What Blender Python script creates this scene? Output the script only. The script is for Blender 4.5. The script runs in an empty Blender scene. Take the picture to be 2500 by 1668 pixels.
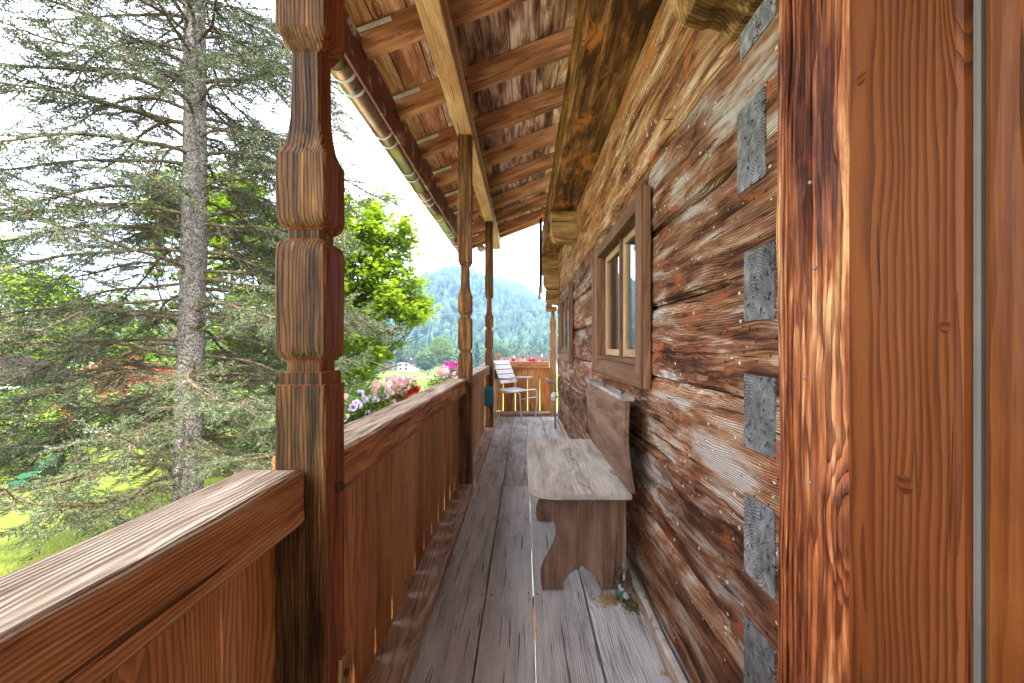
import bpy, math, random
import numpy as np
from mathutils import Vector, Matrix, noise
random.seed(7)
RNG = np.random.default_rng(7)
R = math.radians
sc = bpy.context.scene
COL = sc.collection

# ------------------------------------------------------------------ camera
cam_d = bpy.data.cameras.new('camera'); cam = bpy.data.objects.new('camera', cam_d); COL.objects.link(cam)
cam.location = (0, 0, 0); cam.rotation_euler = (R(90), 0, 0)
cam_d.sensor_width = 36; cam_d.lens = 15.99; cam_d.shift_x = -0.0119; cam_d.shift_y = 0.0047
cam_d.clip_start = 0.05; cam_d.clip_end = 8000
sc.camera = cam
# ------------------------------------------------------------------ light
SUN_EL, SUN_AZ = R(56), R(164)          # azimuth from +Y towards +X
w = bpy.data.worlds.new('World'); sc.world = w; w.use_nodes = True
nt = w.node_tree; nt.nodes.clear()
o_ = nt.nodes.new('ShaderNodeOutputWorld'); bg = nt.nodes.new('ShaderNodeBackground')
sky = nt.nodes.new('ShaderNodeTexSky'); sky.sky_type = 'NISHITA'; sky.sun_disc = False
sky.sun_elevation = SUN_EL; sky.sun_rotation = SUN_AZ; sky.air_density = 1.0; sky.dust_density = 2.0
tc = nt.nodes.new('ShaderNodeTexCoord'); mp = nt.nodes.new('ShaderNodeMapping')
mp.inputs['Scale'].default_value = (1.6, 1.6, 4.2)
nz = nt.nodes.new('ShaderNodeTexNoise'); nz.inputs['Scale'].default_value = 1.7; nz.inputs['Detail'].default_value = 7; nz.inputs['Roughness'].default_value = .55
cr = nt.nodes.new('ShaderNodeMapRange'); cr.inputs[1].default_value = .36; cr.inputs[2].default_value = .62; cr.inputs[3].default_value = .60; cr.inputs[4].default_value = .97
mx = nt.nodes.new('ShaderNodeMix'); mx.data_type = 'RGBA'; mx.inputs[7].default_value = (10.2, 9.8, 9.35, 1)
nt.links.new(tc.outputs['Generated'], mp.inputs[0]); nt.links.new(mp.outputs[0], nz.inputs['Vector'])
nt.links.new(nz.outputs[0], cr.inputs[0]); nt.links.new(cr.outputs[0], mx.inputs[0])
nt.links.new(sky.outputs[0], mx.inputs[6]); nt.links.new(mx.outputs[2], bg.inputs[0]); nt.links.new(bg.outputs[0], o_.inputs[0])
bg.inputs[1].default_value = 0.13
sd = bpy.data.lights.new('sun', 'SUN'); sd.energy = 4.2; sd.angle = R(3); sd.color = (1, .95, .87)
so = bpy.data.objects.new('sun', sd); COL.objects.link(so)
sdir = Vector((math.sin(SUN_AZ)*math.cos(SUN_EL), math.cos(SUN_AZ)*math.cos(SUN_EL), math.sin(SUN_EL)))
so.rotation_euler = sdir.to_track_quat('Z', 'Y').to_euler(); so.location = (0, 0, 40)
sc.view_settings.view_transform = 'Standard'; sc.view_settings.look = 'None'
sc.view_settings.exposure = 2.55; sc.view_settings.gamma = 1.0; sc.view_settings.use_curve_mapping = False
sc.cycles.max_bounces = 8; sc.cycles.diffuse_bounces = 5; sc.cycles.transparent_max_bounces = 8
sc.cycles.volume_bounces = 1

# ------------------------------------------------------------------ node helpers
class G:
    def __init__(s, name):
        s.mat = bpy.data.materials.new(name); s.mat.use_nodes = True
        s.nt = s.mat.node_tree; s.nt.nodes.clear()
        s.out = s.nt.nodes.new('ShaderNodeOutputMaterial')
    def n(s, t): return s.nt.nodes.new('ShaderNode' + t)
    def put(s, sock, v):
        if v is None: return
        if isinstance(v, bpy.types.NodeSocket): s.nt.links.new(v, sock)
        elif isinstance(v, (tuple, list)) and sock.type == 'RGBA' and len(v) == 3: sock.default_value = (*v, 1)
        else: sock.default_value = v
    def m(s, op, a, b=None, c=None, clamp=False):
        x = s.n('Math'); x.operation = op; x.use_clamp = clamp
        s.put(x.inputs[0], a); s.put(x.inputs[1], b); s.put(x.inputs[2], c); return x.outputs[0]
    def comb(s, x, y, z):
        c = s.n('CombineXYZ'); s.put(c.inputs[0], x); s.put(c.inputs[1], y); s.put(c.inputs[2], z); return c.outputs[0]
    def vm(s, op, a, b=None):
        x = s.n('VectorMath'); x.operation = op; s.put(x.inputs[0], a); s.put(x.inputs[1], b); return x.outputs[0]
    def noise(s, vec, scale=1, detail=2, rough=.5, dist=0, dim='3D'):
        x = s.n('TexNoise'); s.put(x.inputs['Vector'], vec); x.inputs['Scale'].default_value = scale
        x.inputs['Detail'].default_value = detail; x.inputs['Roughness'].default_value = rough; x.inputs['Distortion'].default_value = dist
        return x.outputs[0]
    def vor(s, vec, scale=1, rnd=1):
        x = s.n('TexVoronoi'); s.put(x.inputs['Vector'], vec); x.inputs['Scale'].default_value = scale
        x.inputs['Randomness'].default_value = rnd
        return x.outputs['Distance'], x.outputs['Color']
    def mr(s, v, a, b, c=0, d=1, smooth=True):
        x = s.n('MapRange'); x.interpolation_type = 'SMOOTHSTEP' if smooth else 'LINEAR'
        s.put(x.inputs[0], v)
        for i, k in enumerate((a, b, c, d)): s.put(x.inputs[i+1], k)
        return x.outputs[0]
    def mix(s, f, a, b, mode='MIX'):
        x = s.n('Mix'); x.data_type = 'RGBA'; x.blend_type = mode
        s.put(x.inputs[0], f); s.put(x.inputs[6], a); s.put(x.inputs[7], b); return x.outputs[2]
    def ramp(s, f, stops):
        x = s.n('ValToRGB'); s.put(x.inputs[0], f); e = x.color_ramp.elements
        while len(e) < len(stops): e.new(.5)
        for el, (p, c) in zip(e, stops): el.position = p; el.color = (*c, 1)
        return x.outputs[0]
    def bump(s, h, strength=.5, dist=.01):
        b = s.n('Bump'); s.put(b.inputs['Height'], h); b.inputs['Strength'].default_value = strength; b.inputs['Distance'].default_value = dist
        return b.outputs[0]
    def pbr(s, color, rough=.8, normal=None, metal=0, spec=.3, **kw):
        p = s.n('BsdfPrincipled'); s.put(p.inputs['Base Color'], color); s.put(p.inputs['Roughness'], rough)
        s.put(p.inputs['Metallic'], metal); s.put(p.inputs['Specular IOR Level'], spec); s.put(p.inputs['Normal'], normal)
        for k, v in kw.items(): s.put(p.inputs[k], v)
        s.nt.links.new(p.outputs[0], s.out.inputs[0]); return p

def wood(name, dark, mid, light, ring=.55, freq=105, patch=.55, grey=None, side='up', worms=0, specks=0,
         rough=.75, bump=.5, knots=1.0, tilt=.03, fibre=.45, gloss=.16, pith=.10, stain=None, gring=None, diag=False, crk=.285):
    """timber along the object's own X axis; grey=(dark,mid,light) is weathering on faces that look `side`"""
    g = G(name)
    tcn = g.n('TexCoord'); oi = g.n('ObjectInfo'); rnd = oi.outputs['Random']
    P = tcn.outputs['Object']
    sp = g.n('SeparateXYZ'); g.put(sp.inputs[0], P); x, y, z = sp.outputs
    r2 = g.m('FRACT', g.m('MULTIPLY', rnd, 17.31)); r3 = g.m('FRACT', g.m('MULTIPLY', rnd, 71.7))
    seed = g.comb(g.m('MULTIPLY', rnd, 41.0), g.m('MULTIPLY', r2, 23.0), g.m('MULTIPLY', r3, 31.0))
    S = g.vm('ADD', P, seed)
    low = g.n('TexNoise'); g.put(low.inputs['Vector'], g.vm('MULTIPLY', S, (.55, 2.6, 2.6))); low.inputs['Detail'].default_value = 1.0
    lowc = g.n('SeparateColor'); g.put(lowc.inputs[0], low.outputs[1])
    n1 = g.m('MULTIPLY', g.m('SUBTRACT', lowc.outputs[0], .5), .034); n2 = g.m('MULTIPLY', g.m('SUBTRACT', lowc.outputs[1], .5), .034)
    KV = g.vm('MULTIPLY', S, (2.0, 7, 7)); kd, kc = g.vor(KV)
    ks = g.n('SeparateColor'); g.put(ks.inputs[0], kc)
    ksel = g.m('GREATER_THAN', ks.outputs[0], 1-.42*knots)
    kn = g.m('MULTIPLY', g.mr(kd, .05, .40, 1, 0), ksel)
    off = g.m('MULTIPLY', g.m('SUBTRACT', r2, .5), pith*1.6)
    if diag: off = g.m('ADD', g.m('MULTIPLY', g.m('SIGN', g.m('SUBTRACT', r2, .5)), pith*.6), g.m('MULTIPLY', off, .5))
    ry = g.m('ADD', g.m('ADD', y, off), n1)
    rz = g.m('ADD', g.m('ADD', g.m('ADD', z, g.m('MULTIPLY', g.m('ADD', r3, .15), pith)), g.m('MULTIPLY', g.m('SUBTRACT', rnd, .5), g.m('MULTIPLY', x, tilt*2))), n2)
    r = g.m('SQRT', g.m('ADD', g.m('MULTIPLY', ry, ry), g.m('MULTIPLY', rz, rz)))
    fineN = g.noise(g.vm('MULTIPLY', S, (5, 60, 60)), 1, 3, .6)
    rr = g.m('ADD', g.m('ADD', g.m('MULTIPLY', r, freq), g.m('MULTIPLY', kn, 2.6)), g.m('MULTIPLY', fineN, .55))
    fr = g.m('FRACT', rr)
    band = g.m('MULTIPLY', g.mr(fr, .25, .86), g.mr(fr, .90, 1.0, 1, 0))
    fib = g.noise(g.vm('MULTIPLY', S, (7, 190, 190)), 1, 3, .7)
    fib2 = g.noise(g.vm('MULTIPLY', S, (2.2, 34, 34)), 1, 4, .65)
    pt = g.noise(g.vm('MULTIPLY', S, (1.6, 8, 8)), 1, 5, .62, .6)
    f = g.m('ADD', g.m('MULTIPLY', g.m('SUBTRACT', fib, .5), fibre), g.m('ADD', g.m('MULTIPLY', g.m('SUBTRACT', pt, .5), patch*2.6), .5))
    f = g.m('ADD', f, g.m('MULTIPLY', g.m('SUBTRACT', fib2, .5), fibre*1.6))
    f = g.m('ADD', f, g.m('MULTIPLY', g.m('SUBTRACT', r3, .5), .30))
    base = g.ramp(f, [(.12, dark), (.5, mid), (.9, light)])
    rmul = g.mix(g.m('MULTIPLY', band, ring), (1, 1, 1), (.26, .19, .15))
    col = g.mix(1, base, rmul, 'MULTIPLY')
    if stain:
        sn = g.mr(g.noise(g.vm('MULTIPLY', S, (2.5, 5, 5)), 1, 5, .7, 1.0), .52, .66)
        col = g.mix(g.m('MULTIPLY', sn, .85), col, stain)
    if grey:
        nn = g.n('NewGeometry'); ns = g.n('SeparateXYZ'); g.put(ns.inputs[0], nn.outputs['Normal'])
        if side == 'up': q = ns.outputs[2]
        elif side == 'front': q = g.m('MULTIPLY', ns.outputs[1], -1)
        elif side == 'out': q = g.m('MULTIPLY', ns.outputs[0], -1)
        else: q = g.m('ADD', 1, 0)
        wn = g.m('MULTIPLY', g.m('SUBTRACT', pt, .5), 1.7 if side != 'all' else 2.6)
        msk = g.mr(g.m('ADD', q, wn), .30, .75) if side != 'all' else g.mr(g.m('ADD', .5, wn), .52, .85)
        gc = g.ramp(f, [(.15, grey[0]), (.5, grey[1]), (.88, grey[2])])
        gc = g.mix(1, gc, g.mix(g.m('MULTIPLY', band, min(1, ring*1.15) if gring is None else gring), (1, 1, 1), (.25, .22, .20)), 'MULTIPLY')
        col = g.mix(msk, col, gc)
    # fine drying cracks
    ck = g.noise(g.vm('MULTIPLY', S, (1.5, 52, 52)), 1, 2, .5, .3)
    crack = g.m('MULTIPLY', g.mr(ck, crk, crk+.04, 1, 0), 1.0)
    col = g.mix(g.m('MULTIPLY', crack, .75), col, tuple(c*.18 for c in dark))
    kcore = g.m('MULTIPLY', g.mr(kd, .06, .15, 1, 0), ksel)
    kring = g.m('MULTIPLY', g.m('MULTIPLY', g.mr(kd, .10, .15), g.mr(kd, .15, .21, 1, 0)), ksel)
    col = g.mix(g.m('MULTIPLY', kcore, .75), col, tuple(c*.8 for c in dark))
    col = g.mix(g.m('MULTIPLY', kring, .6), col, tuple(c*.4 for c in dark))
    h = g.m('ADD', g.m('MULTIPLY', band, .55), g.m('ADD', g.m('MULTIPLY', fib2, .7), g.m('MULTIPLY', crack, -1.6)))
    h = g.m('ADD', h, g.m('MULTIPLY', fib, .25))
    if worms:
        wd, wc = g.vor(g.vm('MULTIPLY', S, (26, 34, 34)))
        wsn = g.n('SeparateColor'); g.put(wsn.inputs[0], wc)
        dens = g.noise(g.vm('MULTIPLY', S, (1.5, 3, 3)), 1, 2)
        hole = g.m('MULTIPLY', g.mr(wd, .10, .15, 1, 0), g.m('GREATER_THAN', g.m('ADD', wsn.outputs[0], g.m('MULTIPLY', dens, .6)), 1.22-worms))
        col = g.mix(hole, col, (.012, .008, .006)); h = g.m('SUBTRACT', h, g.m('MULTIPLY', hole, 2.5))
    if specks:
        sdn, scn = g.vor(g.vm('ADD', g.vm('MULTIPLY', S, (21, 30, 30)), (7.3, 1.1, 4.4)))
        ssn = g.n('SeparateColor'); g.put(ssn.inputs[0], scn)
        dens = g.noise(g.vm('MULTIPLY', S, (1.1, 2.6, 2.6)), 1, 3)
        wob = g.m('MULTIPLY', g.m('SUBTRACT', fineN, .5), .55)
        size = g.m('ADD', .03, g.m('MULTIPLY', ssn.outputs[1], .17))
        sp_ = g.m('MULTIPLY', g.m('LESS_THAN', g.m('ADD', sdn, wob), size), g.m('GREATER_THAN', g.m('ADD', ssn.outputs[0], g.m('MULTIPLY', dens, 2.6)), 2.10-specks))
        col = g.mix(g.m('MULTIPLY', sp_, .85), col, (.72, .64, .52)); h = g.m('ADD', h, g.m('MULTIPLY', sp_, .8))
        # worn pale streaks where the surface has flaked
        fl = g.mr(g.noise(g.vm('MULTIPLY', S, (3.2, 24, 24)), 1, 5, .7, .5), .585, .66)
        area = g.mr(g.noise(g.vm('MULTIPLY', S, (.8, 1.7, 1.7)), 1, 2), .46, .60)
        col = g.mix(g.m('MULTIPLY', g.m('MULTIPLY', fl, area), .6), col, (.62, .53, .42))
    rg = g.m('ADD', rough, g.m('MULTIPLY', g.m('SUBTRACT', fib2, .5), .25))
    g.pbr(col, rg, g.bump(h, bump, .006), spec=gloss)
    return g.mat

def plain(name, c, rough=.5, metal=0, var=.15, scale=8, bump=0, spec=.4, wear=None):
    g = G(name); t = g.n('TexCoord')
    n = g.noise(t.outputs['Object'], scale, 5, .6)
    col = g.ramp(n, [(.3, tuple(k*(1-var) for k in c)), (.7, tuple(min(1, k*(1+var)) for k in c))])
    if wear:
        wn = g.mr(g.noise(t.outputs['Object'], scale*2.3, 6, .7, .4), .55, .64)
        col = g.mix(g.m('MULTIPLY', wn, .8), col, wear)
    rg = g.m('ADD', rough-.08, g.m('MULTIPLY', n, .16))
    g.pbr(col, rg, g.bump(n, bump, .01) if bump else None, metal=metal, spec=spec)
    return g.mat

def leafmat(name, c0, c1, c2, trans=.45, rough=.5):
    g = G(name); ge = g.n('NewGeometry')
    t = g.n('TexCoord')
    n = g.noise(t.outputs['Object'], .55, 3, .6)
    f = g.m('ADD', g.m('MULTIPLY', ge.outputs['Random Per Island'], .6), g.m('MULTIPLY', n, .4))
    col = g.ramp(f, [(.15, c0), (.5, c1), (.85, c2)])
    d = g.n('BsdfPrincipled'); g.put(d.inputs['Base Color'], col); d.inputs['Roughness'].default_value = rough; d.inputs['Specular IOR Level'].default_value = .25
    tr = g.n('BsdfTranslucent'); g.put(tr.inputs[0], g.mix(1, col, (1.25, 1.3, .6), 'MULTIPLY'))
    ms = g.n('MixShader'); ms.inputs[0].default_value = trans
    g.nt.links.new(d.outputs[0], ms.inputs[1]); g.nt.links.new(tr.outputs[0], ms.inputs[2]); g.nt.links.new(ms.outputs[0], g.out.inputs[0])
    return g.mat

# ------------------------------------------------------------------ object helpers
W = {}
def reg(o, M, parent=None):
    if o.name not in COL.objects: COL.objects.link(o)
    if parent is not None:
        o.parent = parent; o.matrix_parent_inverse = W[parent].inverted()
    o.matrix_basis = M
    W[o] = M.copy() if parent is None else M.copy()
    return o
def tag(o, label=None, cat=None, group=None, kind=None):
    if label: o['label'] = label
    if cat: o['category'] = cat
    if group: o['group'] = group
    if kind: o['kind'] = kind
    return o
def thing(name, label, cat, loc=(0, 0, 0), group=None):
    o = bpy.data.objects.new(name, None); o.empty_display_size = .1
    reg(o, Matrix.Translation(loc)); return tag(o, label, cat, group)
def mesh_obj(name, verts, faces, mat, M=None, parent=None, smooth=False):
    me = bpy.data.meshes.new(name); me.from_pydata(verts, [], faces); me.update()
    if smooth: me.polygons.foreach_set('use_smooth', [True]*len(me.polygons))
    if mat: me.materials.append(mat)
    o = bpy.data.objects.new(name, me)
    return reg(o, M if M is not None else Matrix.Identity(4), parent)
def np_obj(name, V, F, mat, parent=None, loc=(0, 0, 0), smooth=False):
    """V (n,3), F (m,k) all polygons with k corners"""
    V = np.asarray(V, dtype=np.float32) - np.array(loc, dtype=np.float32)
    F = np.asarray(F, dtype=np.int32); k = F.shape[1]
    me = bpy.data.meshes.new(name); me.vertices.add(len(V)); me.vertices.foreach_set('co', V.ravel())
    me.loops.add(F.size); me.loops.foreach_set('vertex_index', F.ravel())
    me.polygons.add(len(F)); me.polygons.foreach_set('loop_start', np.arange(len(F), dtype=np.int32)*k)
    if smooth: me.polygons.foreach_set('use_smooth', np.ones(len(F), dtype=bool))
    me.update(calc_edges=True); me.materials.append(mat)
    o = bpy.data.objects.new(name, me)
    return reg(o, Matrix.Translation(loc), parent)
def basis(p, ex, ez):
    ex = Vector(ex).normalized(); ez = Vector(ez); ey = ez.cross(ex).normalized(); ez = ex.cross(ey)
    M = Matrix((ex, ey, ez)).transposed().to_4x4(); M.translation = Vector(p); return M
def rect(y0, y1, z0, z1, c=.004, ny=1, nz=1):
    pts = []
    def seg(a, b, n):
        for i in range(n): t = i/n; pts.append((a[0]+(b[0]-a[0])*t, a[1]+(b[1]-a[1])*t))
        pts.append(b)
    seg((y0+c, z0), (y1-c, z0), ny); seg((y1, z0+c), (y1, z1-c), nz)
    seg((y1-c, z1), (y0+c, z1), ny); seg((y0, z1-c), (y0, z0+c), nz)
    return pts
def sweep(section, xs, disp=None):
    verts, faces = [], []; n = len(section)
    for x in xs:
        for (y, z) in section:
            p = (x, y, z)
            verts.append(disp(x, y, z) if disp else p)
    for i in range(len(xs)-1):
        for j in range(n):
            a = i*n+j; b = i*n+(j+1) % n
            faces.append((a, b, b+n, a+n))
    faces.append(tuple(range(n))[::-1]); faces.append(tuple(range((len(xs)-1)*n, len(xs)*n)))
    return verts, faces
def wob(amp, f=3.0, s=None):
    s = random.random()*50 if s is None else s
    def d(x, y, z):
        a = noise.noise(Vector((x*f+s, y*9, z*9))); b = noise.noise(Vector((x*f, y*9+s, z*9+3))); c = noise.noise(Vector((x*11+s, y*30, z*30)))
        return (x, y+amp*(a+.35*c), z+amp*(b+.35*c))
    return d
def member(name, mat, M, L, sec, n=1, amp=0, parent=None, disp=None):
    xs = [L*i/n for i in range(n+1)]
    v, f = sweep(sec, xs, disp or (wob(amp) if amp else None))
    return mesh_obj(name, v, f, mat, M, parent)
AX = {'x': ((1, 0, 0), (0, 0, 1)), 'y': ((0, 1, 0), (0, 0, 1)), 'z': ((0, 0, 1), (0, -1, 0))}
def wbox(name, mat, x0, x1, y0, y1, z0, z1, g='y', c=.004, n=1, amp=0, parent=None, sub=1):
    ex, ez = AX[g]
    if g == 'x': M = basis((x0, (y0+y1)/2, (z0+z1)/2), ex, ez); L = x1-x0; a = (y1-y0)/2; b = (z1-z0)/2
    if g == 'y': M = basis(((x0+x1)/2, y0, (z0+z1)/2), ex, ez); L = y1-y0; a = (x1-x0)/2; b = (z1-z0)/2
    if g == 'z': M = basis(((x0+x1)/2, (y0+y1)/2, z0), ex, ez); L = z1-z0; a = (x1-x0)/2; b = (y1-y0)/2
    return member(name, mat, M, L, rect(-a, a, -b, b, min(c, a*.6, b*.6), sub, sub), n, amp, parent)
class MB:
    def __init__(s): s.v = []; s.f = []
    def add(s, v, f): k = len(s.v); s.v += [tuple(p) for p in v]; s.f += [tuple(i+k for i in q) for q in f]
    def box(s, x0, x1, y0, y1, z0, z1, M=None):
        v = [(x, y, z) for x in (x0, x1) for y in (y0, y1) for z in (z0, z1)]
        if M is not None: v = [tuple(M @ Vector(p)) for p in v]
        s.add(v, [(0, 1, 3, 2), (4, 6, 7, 5), (0, 4, 5, 1), (2, 3, 7, 6), (0, 2, 6, 4), (1, 5, 7, 3)])
    def tube(s, pts, rad, n=8, cap=True):
        pts = [Vector(p) for p in pts]; m = len(pts)
        rad = rad if isinstance(rad, (list, tuple)) else [rad]*m
        t0 = (pts[1]-pts[0]).normalized(); u = t0.orthogonal().normalized(); v = []
        for i, p in enumerate(pts):
            t = ((pts[min(i+1, m-1)]-pts[max(i-1, 0)])).normalized()
            u = (u - t*u.dot(t)).normalized(); w_ = t.cross(u)
            for k in range(n):
                a = 2*math.pi*k/n; v.append(p+(u*math.cos(a)+w_*math.sin(a))*rad[i])
        f = [(i*n+k, i*n+(k+1) % n, (i+1)*n+(k+1) % n, (i+1)*n+k) for i in range(m-1) for k in range(n)]
        if cap: f += [tuple(range(n))[::-1], tuple(range((m-1)*n, m*n))]
        s.add(v, f)
    def lathe(s, prof, c=(0, 0, 0), n=20, M=None):
        v = []; m = len(prof)
        for (r, z) in prof:
            for k in range(n): a = 2*math.pi*k/n; v.append((c[0]+r*math.cos(a), c[1]+r*math.sin(a), c[2]+z))
        if M is not None: v = [tuple(M @ Vector(p)) for p in v]
        f = [(i*n+k, i*n+(k+1) % n, (i+1)*n+(k+1) % n, (i+1)*n+k) for i in range(m-1) for k in range(n)]
        f += [tuple(range(n))[::-1], tuple(range((m-1)*n, m*n))]
        s.add(v, f)
    def build(s, name, mat, parent=None, loc=None, smooth=False):
        if loc is None: loc = s.v[0] if not parent else tuple(W[parent].translation)
        L = Vector(loc)
        return mesh_obj(name, [tuple(Vector(p)-L) for p in s.v], s.f, mat, Matrix.Translation(L), parent, smooth)
def copy_tree(o, parent=None, shift=(0, 0, 0), top=True):
    c = o.copy(); COL.objects.link(c); c.parent = parent
    if top: c.matrix_basis = Matrix.Translation(shift) @ W[o]; W[c] = c.matrix_basis.copy()
    else: W[c] = W[o]
    for ch in o.children: copy_tree(ch, c, (0, 0, 0), False)
    return c

# ------------------------------------------------------------------ materials
GREY = ((.075, .062, .052), (.25, .215, .185), (.52, .47, .41))
M_floor = wood('floor boards', (.28, .275, .28), (.60, .60, .62), (.80, .81, .83), ring=.42, freq=130, pith=.28, diag=True, crk=.31, patch=.5, knots=.6, rough=.8, bump=.6)
M_board = wood('stained spruce board', (.29, .105, .032), (.63, .275, .095), (.78, .43, .18), ring=.55, freq=110, pith=.22, patch=.5, knots=.55, rough=.55, bump=.25, gloss=.2)
M_rail = wood('handrail spruce', (.27, .10, .030), (.66, .31, .12), (.80, .49, .24), ring=.45, freq=130, patch=.5, grey=((.15, .10, .07), (.42, .31, .22), (.62, .52, .40)), side='up', rough=.7, bump=.9, knots=.35, gring=.28, fibre=.8, pith=.30, diag=True, crk=.325)
M_sill = wood('sill timber', (.18, .11, .08), (.42, .30, .235), (.62, .50, .41), ring=.5, freq=95, patch=.6, rough=.75, bump=.5, knots=.6)
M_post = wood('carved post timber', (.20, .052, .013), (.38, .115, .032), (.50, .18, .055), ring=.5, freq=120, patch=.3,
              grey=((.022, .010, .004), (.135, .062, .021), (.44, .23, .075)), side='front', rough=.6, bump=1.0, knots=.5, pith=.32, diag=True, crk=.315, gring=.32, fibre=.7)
M_rafter = wood('rafter timber', (.10, .034, .012), (.31, .125, .048), (.52, .27, .11), ring=.35, freq=80, patch=.6, rough=.75, bump=.3, knots=.8)
M_purlin = wood('eaves beam timber', (.17, .075, .028), (.37, .195, .080), (.53, .34, .17), ring=.3, freq=70, patch=.5, rough=.75, bump=.3, knots=.8,
                grey=((.10, .07, .05), (.26, .19, .13), (.46, .38, .29)), side='front')
M_roofb = wood('roof boarding', (.07, .03, .016), (.30, .16, .09), (.66, .49, .34), ring=.4, freq=75, patch=.9, rough=.8, bump=.4, knots=1.2, fibre=.7)
M_roofo = wood('outer roof boarding', (.22, .08, .03), (.48, .23, .10), (.68, .44, .25), ring=.35, freq=75, patch=.7, rough=.8, bump=.5, knots=1.0, fibre=.8)
M_log = wood('old log timber', (.065, .024, .012), (.29, .130, .064), (.62, .41, .25), ring=.58, freq=150, patch=.95, worms=.36, specks=.36,
             grey=((.07, .05, .04), (.26, .20, .165), (.56, .48, .41)), side='all', rough=.75, bump=1.0, knots=.8, fibre=.75, stain=(.34, .085, .026), pith=.34, diag=True, crk=.31)
M_logtop = wood('upper log timber', (.17, .062, .024), (.50, .245, .105), (.76, .56, .37), ring=.6, freq=110, patch=.9, worms=.36, specks=.42,
                rough=.75, bump=1.0, knots=.6, fibre=.8, stain=(.46, .15, .035), pith=.34, diag=True, crk=.31)
M_end = wood('log end grain', (.05, .048, .046), (.20, .197, .195), (.46, .455, .45), ring=.5, freq=105, patch=.35, rough=.85, bump=.9, knots=0, fibre=.5, pith=.09, crk=.34)
M_corbel = wood('corbel timber', (.12, .058, .02), (.42, .24, .09), (.66, .46, .21), ring=.5, freq=70, patch=.8, rough=.7, bump=.8, knots=.5)
M_wplate = wood('wall purlin timber', (.055, .024, .009), (.22, .10, .034), (.42, .25, .095), ring=.35, freq=90, patch=.9, rough=.7, bump=.4, knots=.3, stain=(.50, .18, .04), fibre=.8)
M_jamb = wood('door jamb timber', (.10, .022, .008), (.36, .105, .030), (.70, .37, .16), ring=.85, freq=75, patch=.85, rough=.5, bump=1.1, knots=.9, fibre=.9, stain=(.22, .05, .024), pith=.32, gloss=.25)
M_plank = wood('door frame plank', (.085, .018, .004), (.15, .039, .0085), (.22, .068, .017), ring=.62, freq=70, patch=.2, rough=.5, bump=.5, knots=.35, fibre=.3, tilt=.10, pith=.06, gloss=.18)
M_plank2 = wood('oiled lath', (.075, .020, .004), (.15, .043, .009), (.23, .075, .018), ring=.3, freq=60, patch=.4, rough=.4, bump=.3, knots=.3, fibre=.5, gloss=.15)
M_wframe = wood('window frame timber', (.09, .042, .022), (.18, .088, .046), (.27, .15, .085), ring=.35, freq=90, patch=.4, rough=.65, bump=.25, knots=.2)
M_wcase = wood('casement timber', (.25, .15, .075), (.40, .26, .14), (.52, .37, .22), ring=.25, freq=90, patch=.4, rough=.6, bump=.2, knots=.1)
M_bench = wood('bench board', (.19, .155, .13), (.40, .35, .31), (.60, .55, .50), ring=.4, freq=120, patch=.6, rough=.75, bump=.3, knots=.4)
M_benchb = wood('bench side board', (.08, .042, .025), (.19, .11, .072), (.31, .21, .15), ring=.25, freq=100, patch=.6, rough=.7, bump=.2, knots=.4)
M_shed = plain('dark stained boards', (.022, .015, .014), .95, spec=.03, var=.3)
M_metal = plain('galvanised steel', (.50, .50, .46), .5, metal=.25, var=.2, scale=30)
M_gutter = plain('browned copper', (.24, .165, .105), .30, metal=.85, var=.35, scale=5)
M_white = plain('pale painted metal', (.66, .65, .70), .45, var=.06, scale=20)
M_iron = plain('rusted iron', (.05, .028, .02), .6, metal=.4, var=.5, scale=60)
M_fascia = plain('red brown fascia paint', (.15, .045, .035), .6, var=.3, scale=2.6, wear=(.60, .54, .47))
M_dark = plain('dark void', (.012, .010, .009), .9)
M_strip = plain('grey sealing strip', (.13, .12, .105), .6)
M_conc = plain('pale concrete', (.55, .51, .45), .9, var=.15, scale=3, bump=.2)

# ------------------------------------------------------------------ terrain
def gz(x, y):
    y = np.asarray(y, dtype=float); x = np.asarray(x, dtype=float)
    z = -3.6 - .0457*np.clip(y-22, 0, 278)
    return z + .25*np.sin(x*.05+1)*np.clip((y-20)/60, 0, 1)
def terrain():
    xs = np.concatenate([-np.geomspace(3000, 40, 40), np.linspace(-38, 38, 60), np.geomspace(40, 3000, 40)])
    ys = np.concatenate([np.linspace(-60, 30, 50), np.geomspace(31, 3200, 90)])
    X, Y = np.meshgrid(xs, ys); Z = gz(X, Y)
    nx = len(xs); V = np.stack([X.ravel(), Y.ravel(), Z.ravel()], 1)
    i = np.arange(len(ys)-1)[:, None]*nx + np.arange(nx-1)[None]
    F = np.stack([i, i+1, i+1+nx, i+nx], -1).reshape(-1, 4)
    g = G('grass ground'); t = g.n('TexCoord'); P = t.outputs['Object']
    n = g.noise(P, .35, 6, .7); n2 = g.noise(P, 9, 4, .7); n3 = g.noise(g.vm('MULTIPLY', P, (.03, .03, .03)), 1, 4)
    f = g.m('ADD', g.m('MULTIPLY', n, .5), g.m('MULTIPLY', n2, .5))
    c = g.ramp(f, [(.3, (.07, .10, .010)), (.5, (.13, .17, .018)), (.72, (.19, .22, .035))])
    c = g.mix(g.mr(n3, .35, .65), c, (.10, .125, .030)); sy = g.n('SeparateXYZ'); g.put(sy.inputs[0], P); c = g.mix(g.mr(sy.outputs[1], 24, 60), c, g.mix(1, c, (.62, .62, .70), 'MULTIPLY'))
    g.pbr(c, .9, g.bump(n2, .6, .03), spec=.1)
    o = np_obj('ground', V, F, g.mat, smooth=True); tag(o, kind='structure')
terrain()
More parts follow.
